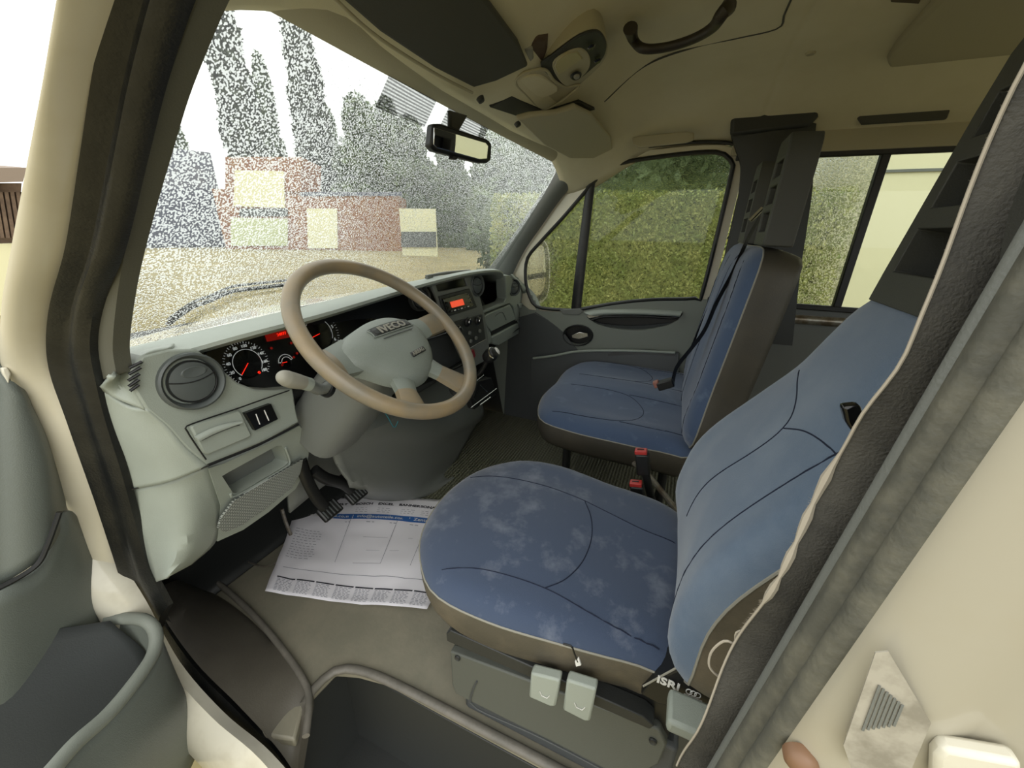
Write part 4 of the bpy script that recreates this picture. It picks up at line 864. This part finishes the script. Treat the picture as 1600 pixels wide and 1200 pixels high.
tube('stalk_knob', [on('y', .60, 474, 598), on('y', .60, 460, 595), on('y', .60, 452, 593), on('y', .6, 444, 590), on('y', .6, 434, 587)], lambda t: .0125+.002*math.sin(t*3) if t < .7 else .0125*math.sqrt(max(.02, 1-((t-.7)/.305)**2))+.001, M_pipe, col, k=24, n=20)
tube('stalk_ring', [on('y', .60, 514, 609), on('y', .60, 509, 607)], .0165, M_black, col, n=16)

# ------------------------------------------------------------------ gear lever, cup holder, pedals
gl = root('gear_lever', (.14, .60, .56), 'dash mounted gear lever with silver topped black knob', 'gear lever')
kc = on('y', .57, 765, 556)
lathe('knob', [(.0001, .030), (.014, .028), (.022, .018), (.025, .004), (.020, -.016), (.012, -.024)], mframe(kc, *frame((-.15, -.75, .6))), M_black, gl, n=28)
tube('knob_ring', [mframe(kc, *frame((-.15, -.75, .6))) @ V((.021*math.cos(a), .021*math.sin(a), .020)) for a in [math.pi*2*i/30 for i in range(20)]], .003, M_chrome, gl, n=8)
lathe('shift_cap', [(.0001, .034), (.010, .033), (.015, .028)], mframe(kc+V((.008, 0, .0)), *frame((.3, -.75, .6))), M_symb, gl, n=24)
tube('lever', [kc+V((0, .01, -.02)), kc+V((0, .04, -.07)), kc+V((0, .10, -.12))], .008, M_black, gl, k=10)
lathe('boot', [(.0001, .01), (.012, .008), (.03, -.01), (.045, -.05), (.055, -.08)], mframe(kc+V((0, .07, -.09)), *frame((0, -.6, .8))), M_dark, gl, n=24)
ch = root('cup_holder', on('y', .62, 750, 620), 'folding cup holder with bright metal edges below the gear lever', 'cup holder')
pcu = (.05, .60, .50); ncu = (0, .35, 1)
slab('tray', Y(.64, (736, 598), (768, 590), (776, 616), (742, 640), (734, 620)), (0, .03, 0), M_black, ch, bevel=.003)
for a, b, r in (((736, 637), (776, 607), .002), ((750, 633), (766, 621), .003), ((734, 615), (745, 628), .0012), ((750, 601), (762, 613), .0015), ((742, 597), (756, 586), .001)):
    tube('metal_edge', Y(.625, a, b), r, M_chrome, ch, n=6)
# pedals
for nm, lab, pad, arm in (('clutch_pedal', 'black clutch pedal with ridged rubber pad hanging over the paper', (515, 797), [(470, 720), (480, 750), (495, 778), (508, 792)]),
                          ('brake_pedal', 'black brake pedal to the right of the clutch pedal', (556, 772), [(490, 735), (510, 748), (535, 755), (550, 766)])):
    yy = .80
    k = root(nm, on('y', yy, *pad), lab, 'pedal')
    tube('pedal_arm', Y(yy, *arm), .010, M_black, k, k=12, flat=1.6)
    pcn = on('y', yy, *pad); box('pedal_pad', pcn, (.062, .016, .045), M_black, k, bevel=.005, rot=Matrix.Rotation(math.radians(-50), 3, 'X'))
    join_boxes('pad_ridges', [(pcn+Matrix.Rotation(math.radians(-50), 3, 'X') @ V((-.022+.011*i, -.009, 0)), (.003, .003, .036), Matrix.Rotation(math.radians(-50), 3, 'X')) for i in range(5)], M_gr2, k)
b = tube('floor_bracket', Y(1.12, (440, 795), (446, 815), (454, 835)), .006, M_steel, n=8); tag(b, 'small worn steel bracket beside the clutch pedal', 'bracket')
b = tube('floor_cable', Z(.02, (388, 878), (410, 885), (430, 880), (448, 868)), .0025, M_steel, k=16, n=6); tag(b, 'thin wire loop lying on the floor near the pedals', 'wire')
b = tube('cable_tie', Y(.70, (598, 640), (606, 652), (616, 668), (622, 658)), .0015, mat('teal_wire', '2f7c88', .5), k=12, n=6); tag(b, 'short teal wire dangling under the steering wheel rim', 'wire')
# ------------------------------------------------------------------ floor mat (ribbed) and paper
fm = slab('floor_mat', [V((-.24, .90, .002)), V((-.24, -.25, .002)), V((.84, -.25, .002)), V((.84, 1.1, .002)), (.2, 1.1, .002), V((.0, 1.0, .002))], (0, 0, .006), M_rib, bevel=.002); tag(fm, 'ribbed rubber mat on the floor in front of the bench', 'floor mat')
def quad(u, v):
    c00, c10, c11, c01 = Z(.0, (418, 937), (668, 962), (735, 786), (474, 778))   # bottom-left, bottom-right, top-right, top-left
    p = (c00*(1-u)+c10*u)*(1-v)+(c01*(1-u)+c11*u)*v
    return p
def paper(u, v, h=0):
    p = quad(u, v); e = max(0, .22-v)/.22; z = .014+.012*e*e+.004*math.sin(u*9+v*4)+.004*math.sin(v*11-u*3)+.010*max(0, .12-u)/.12 + .006*abs(noise.noise(V((u*5, v*5, 2))))
    return V((p.x, p.y, z+h))
pp = root('paper_floor_mat', quad(.5, .5), 'white printed paper floor protector lying under the pedals', 'paper mat')
n1 = 30; vv = [paper(i/n1, j/n1) for j in range(n1+1) for i in range(n1+1)]
ff = [(j*(n1+1)+i, j*(n1+1)+i+1, (j+1)*(n1+1)+i+1, (j+1)*(n1+1)+i) for j in range(n1) for i in range(n1)]
mk('sheet', vv, ff, M_paper, pp, sharp=180, solid=-.0006)
def strip(name, u0, v0, u1, v1, m, n=24, h=.0012):
    vv = []; 
    for i in range(n+1):
        for v_ in (v0, v1): vv.append(paper(u0+(u1-u0)*i/n, v_, h))
    return mk(name, vv, [(2*i, 2*i+2, 2*i+3, 2*i+1) for i in range(n)], m, pp, sharp=180)
strip('blue_banner', .17, .72, .84, .775, M_bluebar)
def ptxt(s, u, v, sz, m, bold=0): return text('printing', s, sz, lambda x, y, h: paper(u+x, v+y*1.1, .0016), m, pp, bold=bold, ext=0)
ptxt('2', .05, .86, .14, M_ink, .004)
for s, u in (('ACHELT', .23), ('BOSCH', .39), ('EXCEL', .52), ('BANNER', .66), ('SONAX', .78)): ptxt(s, u, .89, .032, M_ink, .0014)
ptxt('TÜV', .955, .885, .05, M_ink, .001); ptxt('PROFESS', .93, .75, .03, M_ink2)
ptxt('www.autoteile.com  |  info@autoteile.com  |  Zentralruf 07851', .50, .748, .036, M_symb, .0004)
for q in range(3):
    pass
tr_ = [(.86, .865), (.885, .915), (.91, .865)]
mk('triangle_mark', [paper(*a, h=.0015) for a in tr_]+[paper(.885+(a-.885)*.5, .88+(b-.88)*.5, .0015) for a, b in tr_], [(0, 1, 4, 3), (1, 2, 5, 4), (2, 0, 3, 5)], M_ink, pp)
for i in range(8): strip('table_header', .04+i*.12, .115, .15+i*.12, .125, M_ink, 6)
random.seed(5)
def lines(name, u0, u1, v0, v1, rows, cw, m, hgt=.006):
    vv = []; ff = []
    for r in range(rows):
        v_ = v0+(v1-v0)*r/max(1, rows-1); u = u0
        while u < u1:
            w = random.uniform(.4, 1.2)*cw
            if u+w > u1: break
            b = len(vv); vv += [paper(u, v_, .0014), paper(u+w, v_, .0014), paper(u+w, v_+hgt, .0014), paper(u, v_+hgt, .0014)]; ff.append((b, b+1, b+2, b+3)); u += w+cw*.5
    return mk(name, vv, ff, m, pp, smooth=False)
for i in range(8): lines('fine_print', .045+i*.12, .145+i*.12, .02, .105, 9, .018, M_ink2, .003)
lines('fine_print', .04, .20, .30, .58, 12, .02, M_ink2, .0035)
for u in (.23, .39, .52, .66, .78): lines('fine_print', u-.04, u+.04, .80, .84, 3, .02, M_ink2, .003)
for u in (.2, .33, .46, .60, .72, .85): lines('fine_print', u-.02, u+.03, .69, .69, 1, .02, M_ink2, .005)
strip('rule', .05, .205, .95, .208, M_ink2); 
mk('diagram', [p for (a, b, c, d) in [(.45, .3, .62, .302), (.62, .3, .622, .72), (.45, .55, .75, .552), (.80, .3, .802, .75), (.34, .3, .342, .75), (.5, .42, .7, .422)] for p in (paper(a, b, .0014), paper(c, b, .0014), paper(c, d, .0014), paper(a, d, .0014))], [(4*i, 4*i+1, 4*i+2, 4*i+3) for i in range(6)], M_ink2, pp, smooth=False)

# ================================================================== OVERHEAD
PV = (-.1, .57, 1.345); NV = (0, .42, .91)
def pv(d, *p): return pl(V(PV)-V((0, 0, d)), NV, *p)
sv = root('sun_visor', pv(0, (700, 60))[0], 'dark grey driver sun visor folded up against the headliner', 'sun visor')
slab('visor_board', pv(.03, (470, -60), (535, 0), (595, 52), (680, 108), (740, 138), (775, 128), (826, 104), (812, 70), (760, 0), (735, -60)), (0, .008, .016), M_visor, sv, bevel=.006, seg=3)
tube('visor_edge', pv(.031, (470, -60), (520, -5), (590, 58), (680, 115), (738, 145)), .003, M_ceil2, sv, k=20)
lathe('visor_clip', [(.0001, .01), (.008, .009), (.010, 0)], mframe(pv(.02, (750, 153))[0], *frame((0, -.5, -.85))), M_dark, sv, n=16)
sv = root('sun_visor', pv(0, (880, 210))[0], 'beige passenger sun visor folded up beside the far pillar', 'sun visor')
slab('visor_board', pv(.07, (808, 188), (850, 228), (890, 248), (940, 248), (958, 238), (955, 215), (925, 180), (900, 168), (870, 178), (830, 182)), (0, .008, .014), M_ceil2, sv, bevel=.006, seg=3)
lathe('visor_clip', [(.0001, .01), (.008, .009), (.010, 0)], mframe(pv(.035, (808, 192))[0], *frame((0, -.5, -.85))), M_dark, sv, n=16)
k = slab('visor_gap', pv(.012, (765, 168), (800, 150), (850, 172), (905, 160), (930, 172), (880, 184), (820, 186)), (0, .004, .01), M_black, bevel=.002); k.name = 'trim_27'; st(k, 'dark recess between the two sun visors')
PO = (.10, .28, 1.485); NO = (0, .33, .94)
def po_(d, *p): return pl(V(PO)-V((0, 0, d)), NO, *p)
oc = root('overhead_console', po_(0, (880, 105))[0], 'overhead console with interior lamp and glasses tray on the headliner', 'overhead console')
slab('housing', po_(.03, (805, 128), (812, 118), (850, 108), (860, 90), (895, 62), (925, 49), (938, 50), (948, 62), (950, 84), (938, 105), (905, 135), (875, 160), (855, 170), (842, 168), (822, 148)), (0, .02, .06), M_ceil2, oc, bevel=.008, seg=3, smooth=48)
slab('console_face', po_(.032, (845, 105), (862, 88), (900, 60), (926, 50), (940, 54), (948, 72), (942, 92), (925, 108), (905, 124), (880, 134)), (0, .001, .006), M_dark, oc, bevel=.002, smooth=40)
slab('lamp_frame', po_(.036, (863, 105), (880, 86), (908, 78), (922, 95), (915, 115), (885, 135)), (0, 0, .006), M_ceil2, oc, bevel=.002, smooth=36)
slab('lamp_lens', po_(.038, (866, 105), (870, 95), (885, 84), (902, 81), (911, 92), (872, 119)), (0, 0, .006), M_lens, oc, bevel=.003)
lathe('reading_spot', [(.0001, .0), (.010, .002), (.014, .004), (.018, 0)], mframe(po_(.042, (900, 118))[0], *frame((0, -.3, -.95))), M_black, oc, n=20, sxy=(1.3, .8))
lathe('spot_lens', [(.0001, .005), (.008, .004), (.010, 0)], mframe(po_(.045, (901, 119))[0], *frame((0, -.3, -.95))), M_pipe, oc, n=20, sxy=(1.3, .8))
for p in ((924, 73), (934, 95)): lathe('lamp_button', [(.0001, .004), (.006, .004), (.009, .001), (.010, 0)], mframe(po_(.038, p)[0], *frame((0, -.3, -.95))), M_blackgl, oc, n=18)
tube('tray_rim', cat(po_(.034, (806, 130), (815, 116), (850, 108), (866, 126), (885, 136), (905, 134), (876, 159), (855, 169), (842, 167), (823, 149)), 60, True), .0035, M_ceil2, oc, closed=True, n=8)
slab('glasses_tray', po_(.034, (810, 128), (838, 118), (860, 128), (872, 142), (852, 152), (838, 150)), (0, .002, .01), M_ceil, oc, bevel=.003, smooth=24)
k = root('hanging_mount', po_(0.02, (838, 85))[0], 'brown and white bracket stub hanging next to the overhead console', 'bracket')
slab('mount_body', po_(.02, (820, 80), (838, 60), (856, 62), (855, 80), (848, 100), (832, 104)), (0, 0, .02), mat('brown_plastic', '4b3a2c', .6), k, bevel=.006)
slab('mount_tip', po_(.025, (819, 78), (832, 76), (834, 92), (828, 98)), (0, 0, .01), M_pipe, k, bevel=.003)
gh = root('grab_handle', (.15, .12, 1.5), 'dark brown ceiling grab handle above the bench', 'grab handle')
g1, g2 = Z(1.52, (985, 45)), Z(1.52, (1146, 8))
tube('handle_bar', Z(1.50, (985, 44), (990, 62)) + Z(1.475, (1005, 76), (1040, 74), (1080, 62), (1112, 44), (1128, 22)) + Z(1.50, (1140, 8)), lambda t: .011+.006*abs(2*t-1)**3, mat('dark_brown_plastic', '2d261d', .5), gh, k=40, n=14, flat=.8)
# far side details on the roof rail
k = slab('grab_handle', X(.74, (988, 216), (1000, 213), (1072, 206), (1085, 208), (1084, 220), (1072, 224), (1000, 232), (990, 228)), (-.012, 0, 0), M_ceil2, bevel=.005, seg=3); tag(k, 'dark folded grab handle above the passenger door', 'grab handle')
k = slab('grab_handle', X(.80, (1342, 176), (1475, 168), (1482, 172), (1476, 188), (1345, 196), (1338, 186)), (-.015, 0, 0), M_visor, bevel=.005, seg=3); tag(k, 'flat grab handle above the rear side window', 'grab handle')
for p, lab in (((1267, 82), 'round beige headliner plug behind the ceiling seam'), ((1227, 151), 'small headliner plug just above the far pillar trim')):
    q = Z(1.545, p)[0]; q = V((q.x, q.y, ceilz(q.x, q.y)-.001)); o = lathe('headliner_plug', [(.0001, -.004), (.010, -.004), (.013, 0), (.013, .004)], Matrix.Translation(q), M_ceil2, n=24); tag(o, lab, 'plug')
# rear roof step (raised shelf edge)
q1 = [V((p.x, p.y, 0)) for p in Z(1.53, (1385, 92), (1400, 70), (1475, -10), (1640, -60), (1640, 105), (1420, 112), (1390, 108))]
o = slab('trim_28', [V((p.x, p.y, 1.525)) for p in q1], (0, 0, .03), M_ceil2, bevel=.01, seg=3); st(o, 'raised panel of the rear roof lining')
gp_ = [(948, 118), (1005, 103), (1080, 88), (1150, 74), (1212, 60), (1222, 40), (1240, 2)]
o = tube('trim_29', [V((q.x, q.y, ceilz(q.x, q.y)+.0005)) for q in Z(1.53, *gp_)], .0028, M_visor, k=40, n=6); st(o, 'groove line in the headliner')
k = slab('coat_vent', [V((p.x, p.y, ceilz(p.x, p.y)-.003)) for p in Z(1.55, (1390, -8), (1440, -4), (1436, 5), (1392, 3))], (0, 0, .004), mat('brown_lamp', '3a2416', .5), bevel=.001); tag(k, 'brown roof fitting at the top edge of the headliner', 'roof fitting')
# ------------------------------------------------------------------ interior mirror
rm = root('rear_view_mirror', on('y', .5, 725, 200), 'black rear view mirror hanging from the windshield', 'mirror')
Pm = (-.24, .50, 1.22); Nm = (.20, 1, .14)
def pm(d, *p): return pl(V(Pm)+V((0, -d, 0)), Nm, *p)
mo = [(677, 193), (690, 193), (762, 217), (769, 224), (768, 250), (762, 255), (748, 254), (680, 236), (673, 228)]
slab('mirror_housing', pm(0, *mo), (.004, .02, 0), M_black, rm, bevel=.005, seg=3)
slab('mirror_glass', pm(.002, (679, 199), (759, 223), (763, 228), (761, 248), (749, 249), (683, 231), (678, 226)), (0, .003, 0), M_mirror, rm, bevel=.001)
slab('mirror_stem', [on('y', .56, 705, 172), on('y', .56, 732, 180), on('y', .53, 718, 205), on('y', .53, 705, 200)], (.0, .012, 0), M_black, rm, bevel=.004)
slab('dip_tab', pm(0, (708, 243), (717, 245), (713, 250), (706, 248)), (0, .01, 0), M_black, rm, bevel=.001)
# sunshade print band on the glass
def wsn(off, *p):
    r = []
    for q in p:
        d = ray(*q); best = None
        P0 = V((0, .8945, .835)); a = WS(0, 0, off); b = WS(0, 1, off); n_ = V((1, 0, 0)).cross(b-a); r.append(CAM+d*((a-CAM).dot(n_)/d.dot(n_)))
    return r
def band(name, rect, m, lab):
    n1, n2 = 14, 4; vv = []
    for j in range(n2+1):
        for i in range(n1+1): vv.append(WS(rect[0]+(rect[1]-rect[0])*i/n1, rect[2]+(rect[3]-rect[2])*j/n2, -.002))
    ff = [(j*(n1+1)+i, j*(n1+1)+i+1, (j+1)*(n1+1)+i+1, (j+1)*(n1+1)+i) for j in range(n2) for i in range(n1)]
    o = mk(name, vv, ff, m, sharp=180); st(o, lab); return o
def dotmat():
    m = D.materials.new('printed_dots'); m.use_nodes = True; nt = m.node_tree; n = nt.nodes; l = nt.links; n.clear()
    o = n.new('ShaderNodeOutputMaterial'); tr = n.new('ShaderNodeBsdfTransparent'); df = n.new('ShaderNodeBsdfDiffuse'); df.inputs[0].default_value = (.03, .03, .035, 1)
    t = n.new('ShaderNodeTexCoord'); w = n.new('ShaderNodeTexWave'); w.inputs['Scale'].default_value = 60; w.bands_direction = 'Z'; l.new(t.outputs['Object'], w.inputs[0])
    r = n.new('ShaderNodeValToRGB'); r.color_ramp.elements[0].color = (.45,)*3+(1,); r.color_ramp.elements[1].color = (.85,)*3+(1,); l.new(w.outputs['Fac'], r.inputs[0])
    mx = n.new('ShaderNodeMixShader'); l.new(r.outputs[0], mx.inputs[0]); l.new(tr.outputs[0], mx.inputs[1]); l.new(df.outputs[0], mx.inputs[2]); l.new(mx.outputs[0], o.inputs[0]); return m
M_dots = dotmat()
band('trim_30', (-.50, -.24, .885, 1.0), M_dots, 'lined sunshade print at the top of the windshield')
band('trim_31', (-.16, .16, .885, 1.0), M_dots, 'second patch of dotted print behind the mirror')

# ================================================================== OUTSIDE
# wiper and passenger side mirror
wp = root('windshield_wiper', on('y', .98, 330, 465), 'wiper arm resting at the foot of the windshield', 'wiper')
wa = pl(WS(0, 0, .01)+V((0, .0, .0)), V((0, .83, .56)), (262, 500), (300, 473), (330, 462), (362, 448), (400, 443), (470, 436))
tube('wiper_arm', wa, .003, M_black, wp, k=20); tube('wiper_blade', [p+V((0, .01, -.012)) for p in wa], .003, M_rubber, wp, k=20, flat=1.5)
em = root('wing_mirror', (1.05, .9, .65), 'passenger wing mirror seen through the quarter window', 'mirror')
PM2 = V((1.05, .88, .8)); NM2 = V((-.45, -1, .0)).normalized()
def wm(d, *p): return pl(PM2+NM2*d, NM2, *p)
slab('mirror_housing', wm(0, (818, 380), (842, 372), (857, 382), (861, 415), (859, 455), (850, 472), (828, 480), (814, 470)), -NM2*.09, M_white, em, bevel=.012, seg=3, smooth=40)
slab('mirror_rim', wm(.004, (819, 381), (842, 375), (854, 384), (858, 415), (856, 455), (848, 468), (828, 475), (816, 468)), -NM2*.008, M_black, em, bevel=.002, smooth=40)
slab('mirror_glass', wm(.006, (822, 385), (842, 380), (850, 386), (853, 425), (822, 430)), -NM2*.003, M_mirror, em, bevel=.001)
slab('lower_glass', wm(.006, (822, 438), (853, 433), (850, 452), (842, 463), (824, 468)), -NM2*.003, M_mirror, em, bevel=.001)
tube('mirror_arm', [(1.10, .88, .75), (.95, .82, .72), (.89, .78, .72)], .015, M_black, em)
# ground
o = box('ground', (20, 20, -.75), (260, 260, .1), M_ground, bevel=0); tag(o, 'yellowish gravel yard around the van', 'ground'); o['kind'] = 'structure'; o.name = 'floor_outside'
# foliage helpers
def leaves(name, blobs, n, size, m, parent, surface=True):
    vv = []; ff = []
    for k in range(n):
        c, r = random.choice(blobs); d = V((random.gauss(0, 1), random.gauss(0, 1), random.gauss(0, 1))).normalized(); s = random.uniform(.8, 1.03)
        p = V(c)+V((d.x*r[0], d.y*r[1], d.z*r[2]))*s; a = V((random.gauss(0, 1), random.gauss(0, 1), random.gauss(0, 1))).normalized(); b = a.cross(V((random.gauss(0, 1), random.gauss(0, 1), random.gauss(0, 1)))).normalized()
        L = size*random.uniform(.6, 1.3); i = len(vv); vv += [p-a*L, p-b*L*.5, p+a*L, p+b*L*.5]; ff.append((i, i+1, i+2, i+3))
    me = D.meshes.new(name); me.from_pydata([tuple(v) for v in vv], [], ff); me.materials.append(m); o = D.objects.new(name, me); COL.objects.link(o); par(o, parent); return o
def tree(x, y, H, w, label, m, n=5000, size=.35, group=None, blobs=7, trunk=.18, low=.12):
    g = -.7; t = root('tree', (x, y, g), label, 'tree', group)
    B = []
    for i in range(blobs):
        f = i/(blobs-1) if blobs > 1 else .5; z = g+H*(low+(1-low)*f)*.94; ww = w*(.55+.45*math.sin(math.pi*min(1, .25+f*.75)))
        B.append(((x+random.uniform(-.15, .15)*w, y+random.uniform(-.15, .15)*w, z), (ww, ww, H/blobs*.95)))
    tube('trunk', [(x, y, g), (x+.05*w, y, g+H*.3), (x, y, g+H*.7)], lambda q: trunk*w*.5*(1-.6*q)+.05, M_bark, t, k=10)
    vv = []; ff = []
    for c, r in B:
        b0 = len(vv); 
        for i in range(7):
            th = math.pi*(i+.5)/7
            for j in range(10):
                a = 2*math.pi*j/10; q = .78*(1+.15*noise.noise(V((i*1.3+c[2], j*.9, x)))); vv.append(V(c)+V((r[0]*q*math.sin(th)*math.cos(a), r[1]*q*math.sin(th)*math.sin(a), r[2]*q*math.cos(th))))
        for i in range(6):
            for j in range(10): ff.append((b0+i*10+j, b0+i*10+(j+1) % 10, b0+(i+1)*10+(j+1) % 10, b0+(i+1)*10+j))
    mk('inner_foliage', vv, ff, M_core if m is M_leafh else m, t)
    leaves('foliage', B, n, size, m, t); return t
def gp(px, dist, py=384):
    d = ray(px, py); d = V((d.x, d.y, 0)).normalized()*dist; return (CAM.x+d.x, CAM.y+d.y)
def ptree(px, ytop, hw, dist, label, m, n, size, group, blobs, low=.08, kind='tree'):
    x, y = gp(px, dist, min(330, max(60, ytop)+60)); n_ = V((x-CAM.x, y-CAM.y, 0)); P0 = V((x, y, 0)); top = pl(P0, n_, (px, ytop))[0]; sid = pl(P0, n_, (px+hw, 330))[0]; mid = pl(P0, n_, (px, 330))[0]
    t = tree(x, y, top.z+.7, (sid-mid).length, label, m, n, size, group, blobs, low=low); t['category'] = kind; t.name = kind; return t
for a in ((362, -110, 30, 60, 'tall columnar poplar, left one of the pair ahead', M_leafp, 9000, .5, 'poplars ahead', 12), (474, -10, 28, 64, 'tall columnar poplar, right one of the pair ahead', M_leafp, 8000, .5, 'poplars ahead', 12)): ptree(*a, kind='tree')
for a in ((424, 150, 24, 70, 'dark bushy tree between the two poplars', 3), (562, 185, 45, 58, 'broad dark tree above the brick building', 4), (515, 195, 34, 66, 'dark tree right of the poplars', 4), (605, 190, 34, 60, 'dark tree above the right end of the brick building', 4), (280, 215, 40, 75, 'grey green tree behind the dark wall at left', 3), (640, 215, 45, 52, 'green tree behind the pale sign panel', 4), (706, 235, 36, 46, 'round green tree right of the pale sign panel', 4), (765, 215, 40, 40, 'green tree at the right end of the windshield', 4), (825, 235, 34, 33, 'green tree next to the far windshield pillar', 4)):
    ptree(a[0], a[1], a[2], a[3], a[4], M_leaft, 4500, .35, 'trees ahead', a[5])
# brick building ahead
def facade(name, px0, d0, px1, d1, ytop, m, lab, depth=6):
    a, b = gp(px0, d0), gp(px1, d1); a = V((a[0], a[1], -.7)); b = V((b[0], b[1], -.7)); u = (b-a).normalized(); nrm = V((0, 0, 1)).cross(u)
    if nrm.dot(CAM-a) > 0: nrm = -nrm
    mx = (px0+px1)/2; hit = pl(a, nrm, (mx, ytop))[0]; H = hit.z+.7
    r = root(name, (a+b)/2, lab, 'building')
    slab('wall', [a, b, b+V((0, 0, H)), a+V((0, 0, H))], nrm*depth, m, r, bevel=0)
    return r, a, u, nrm, H
def onfac(fa, m, name, *px):
    r, a, u, nrm, H = fa; return slab(name, [p-nrm*.12 for p in pl(a, nrm, *px)], nrm*.1, m, r, bevel=0)
f1 = facade('dark_shed', 190, 42, 362, 43, 232, M_dkwall, 'grey building with a darker lower wall at the left of the windshield')
onfac(f1, mat('navy_cladding', '43465a', .8, col2='5a5d70', cscale=2, cmix=.6), 'lower_cladding', (190, 296), (355, 296), (355, 383), (190, 383))
f2 = facade('brick_building', 352, 40, 628, 36, 300, M_brick, 'orange brick building with cream panel and white garage door')
onfac(f2, M_render, 'cream_panel', (368, 266), (444, 268), (446, 325), (366, 322)) 
slab('upper_wall', [p for p in pl(f2[1], f2[3], (352, 245), (470, 245), (470, 305), (352, 305))], f2[3]*5, M_brick, f2[0], bevel=0)
onfac(f2, M_gr2, 'dark_canopy', (375, 326), (450, 326), (450, 338), (375, 338))
onfac(f2, mat('pale_green_door', 'b9bf98', .8), 'garage_door', (362, 340), (450, 342), (450, 384), (362, 384))
onfac(f2, M_render, 'garage_door', (480, 326), (527, 326), (528, 388), (482, 388))
onfac(f2, M_dkwall, 'grey_roof_band', (470, 300), (628, 300), (628, 306), (470, 306))
f3 = facade('pale_sign_panel', 628, 30, 682, 29, 326, M_render, 'pale rectangular board standing ahead of the trees', depth=.2)
onfac(f3, M_gr2, 'lower_board', (628, 362), (682, 362), (682, 386), (628, 386))
# timber-roofed building seen left of the pillar
tb = root('timber_barn', (-2.2, 14, -.7), 'old timber roofed building at the far left edge', 'building')
def at(y, *p): return [on('y', y, *q) for q in p]
slab('roof', at(12, (-120, 262), (42, 262), (36, 284), (-120, 290)), (0, 4, .3), M_tile, tb, bevel=0)
for i in range(7): slab('rafter', at(12.2, (-20+i*9, 300), (-14+i*9, 300), (-2+i*9, 372), (-8+i*9, 372)), (0, .1, 0), M_wood, tb, bevel=0)
slab('wall', at(12.6, (-120, 286), (34, 286), (18, 500), (-120, 500)), (0, 3, 0), M_wood, tb, bevel=0)
slab('lower_wall', at(12.3, (-120, 385), (30, 380), (14, 520), (-120, 520)), (0, .2, 0), M_render, tb, bevel=0)
# hedge along the right side
hg = root('hedge', (4.4, .6, -.7), 'tall clipped green hedge right of the van', 'hedge')
random.seed(11)
def hz(y): return 1.50+.02*math.sin(y*5)
hx0, hx1, hy0, hy1 = 4.2, 5.6, -1.5, 2.6
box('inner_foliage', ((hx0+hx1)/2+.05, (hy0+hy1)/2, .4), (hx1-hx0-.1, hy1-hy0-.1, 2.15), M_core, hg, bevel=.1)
vv = []; ff = []
for k in range(52000):
    s = random.random()
    if s < .78: p = V((hx0+random.uniform(-.04, .12), random.uniform(hy0, hy1), random.uniform(-.7, hz(0))))
    elif s < .88: p = V((random.uniform(hx0, hx1), random.uniform(hy0, hy1), hz(0)+random.uniform(-.06, .04)))
    else: p = V((random.uniform(hx0, hx1), hy0+random.uniform(-.05, .1), random.uniform(-.7, hz(0))))
    a = V((random.gauss(0, .6), random.gauss(0, 1), random.gauss(0, 1))).normalized(); b = a.cross(V((1, random.gauss(0, .8), random.gauss(0, .8)))).normalized(); L = random.uniform(.018, .035)
    i = len(vv); vv += [p-a*L, p-b*L*.5, p+a*L, p+b*L*.5]; ff.append((i, i+1, i+2, i+3))
me = D.meshes.new('leaf_cover'); me.from_pydata([tuple(v) for v in vv], [], ff); me.materials.append(M_leafh); o = D.objects.new('leaf_cover', me); COL.objects.link(o); par(o, hg)
for i, (x, y, H, w, lab) in enumerate(((9, 1.4, 5.4, 1.5, 'loose tree behind the hedge, seen over it at the front of the door window'), (10, -.3, 6.2, 1.6, 'loose tree behind the hedge near the rear of the door window'), (8.5, 3.6, 5.0, 1.4, 'loose tree behind the hedge beyond the quarter window'))):
    tree(x, y, H, w, lab, M_leaft, 4000, .12, 'trees behind the hedge', 4)
# white house wall behind
f = root('white_house', (9.5, -5, -.7), 'cream rendered house wall beyond the rear side window', 'building')
slab('wall', [V((7.5, -2.6, -.7)), V((7.5, -14, -.7)), V((7.5, -14, 5)), V((7.5, -2.6, 5))], (5, 0, 0), mat('house_render', 'e4dfbd', .9), f, bevel=0)
slab('base_line', [V((7.47, -2.6, 2.02)), V((7.47, -14, 2.02)), V((7.47, -14, 2.06)), V((7.47, -2.6, 2.06))], (.05, 0, 0), M_grey, f, bevel=0)
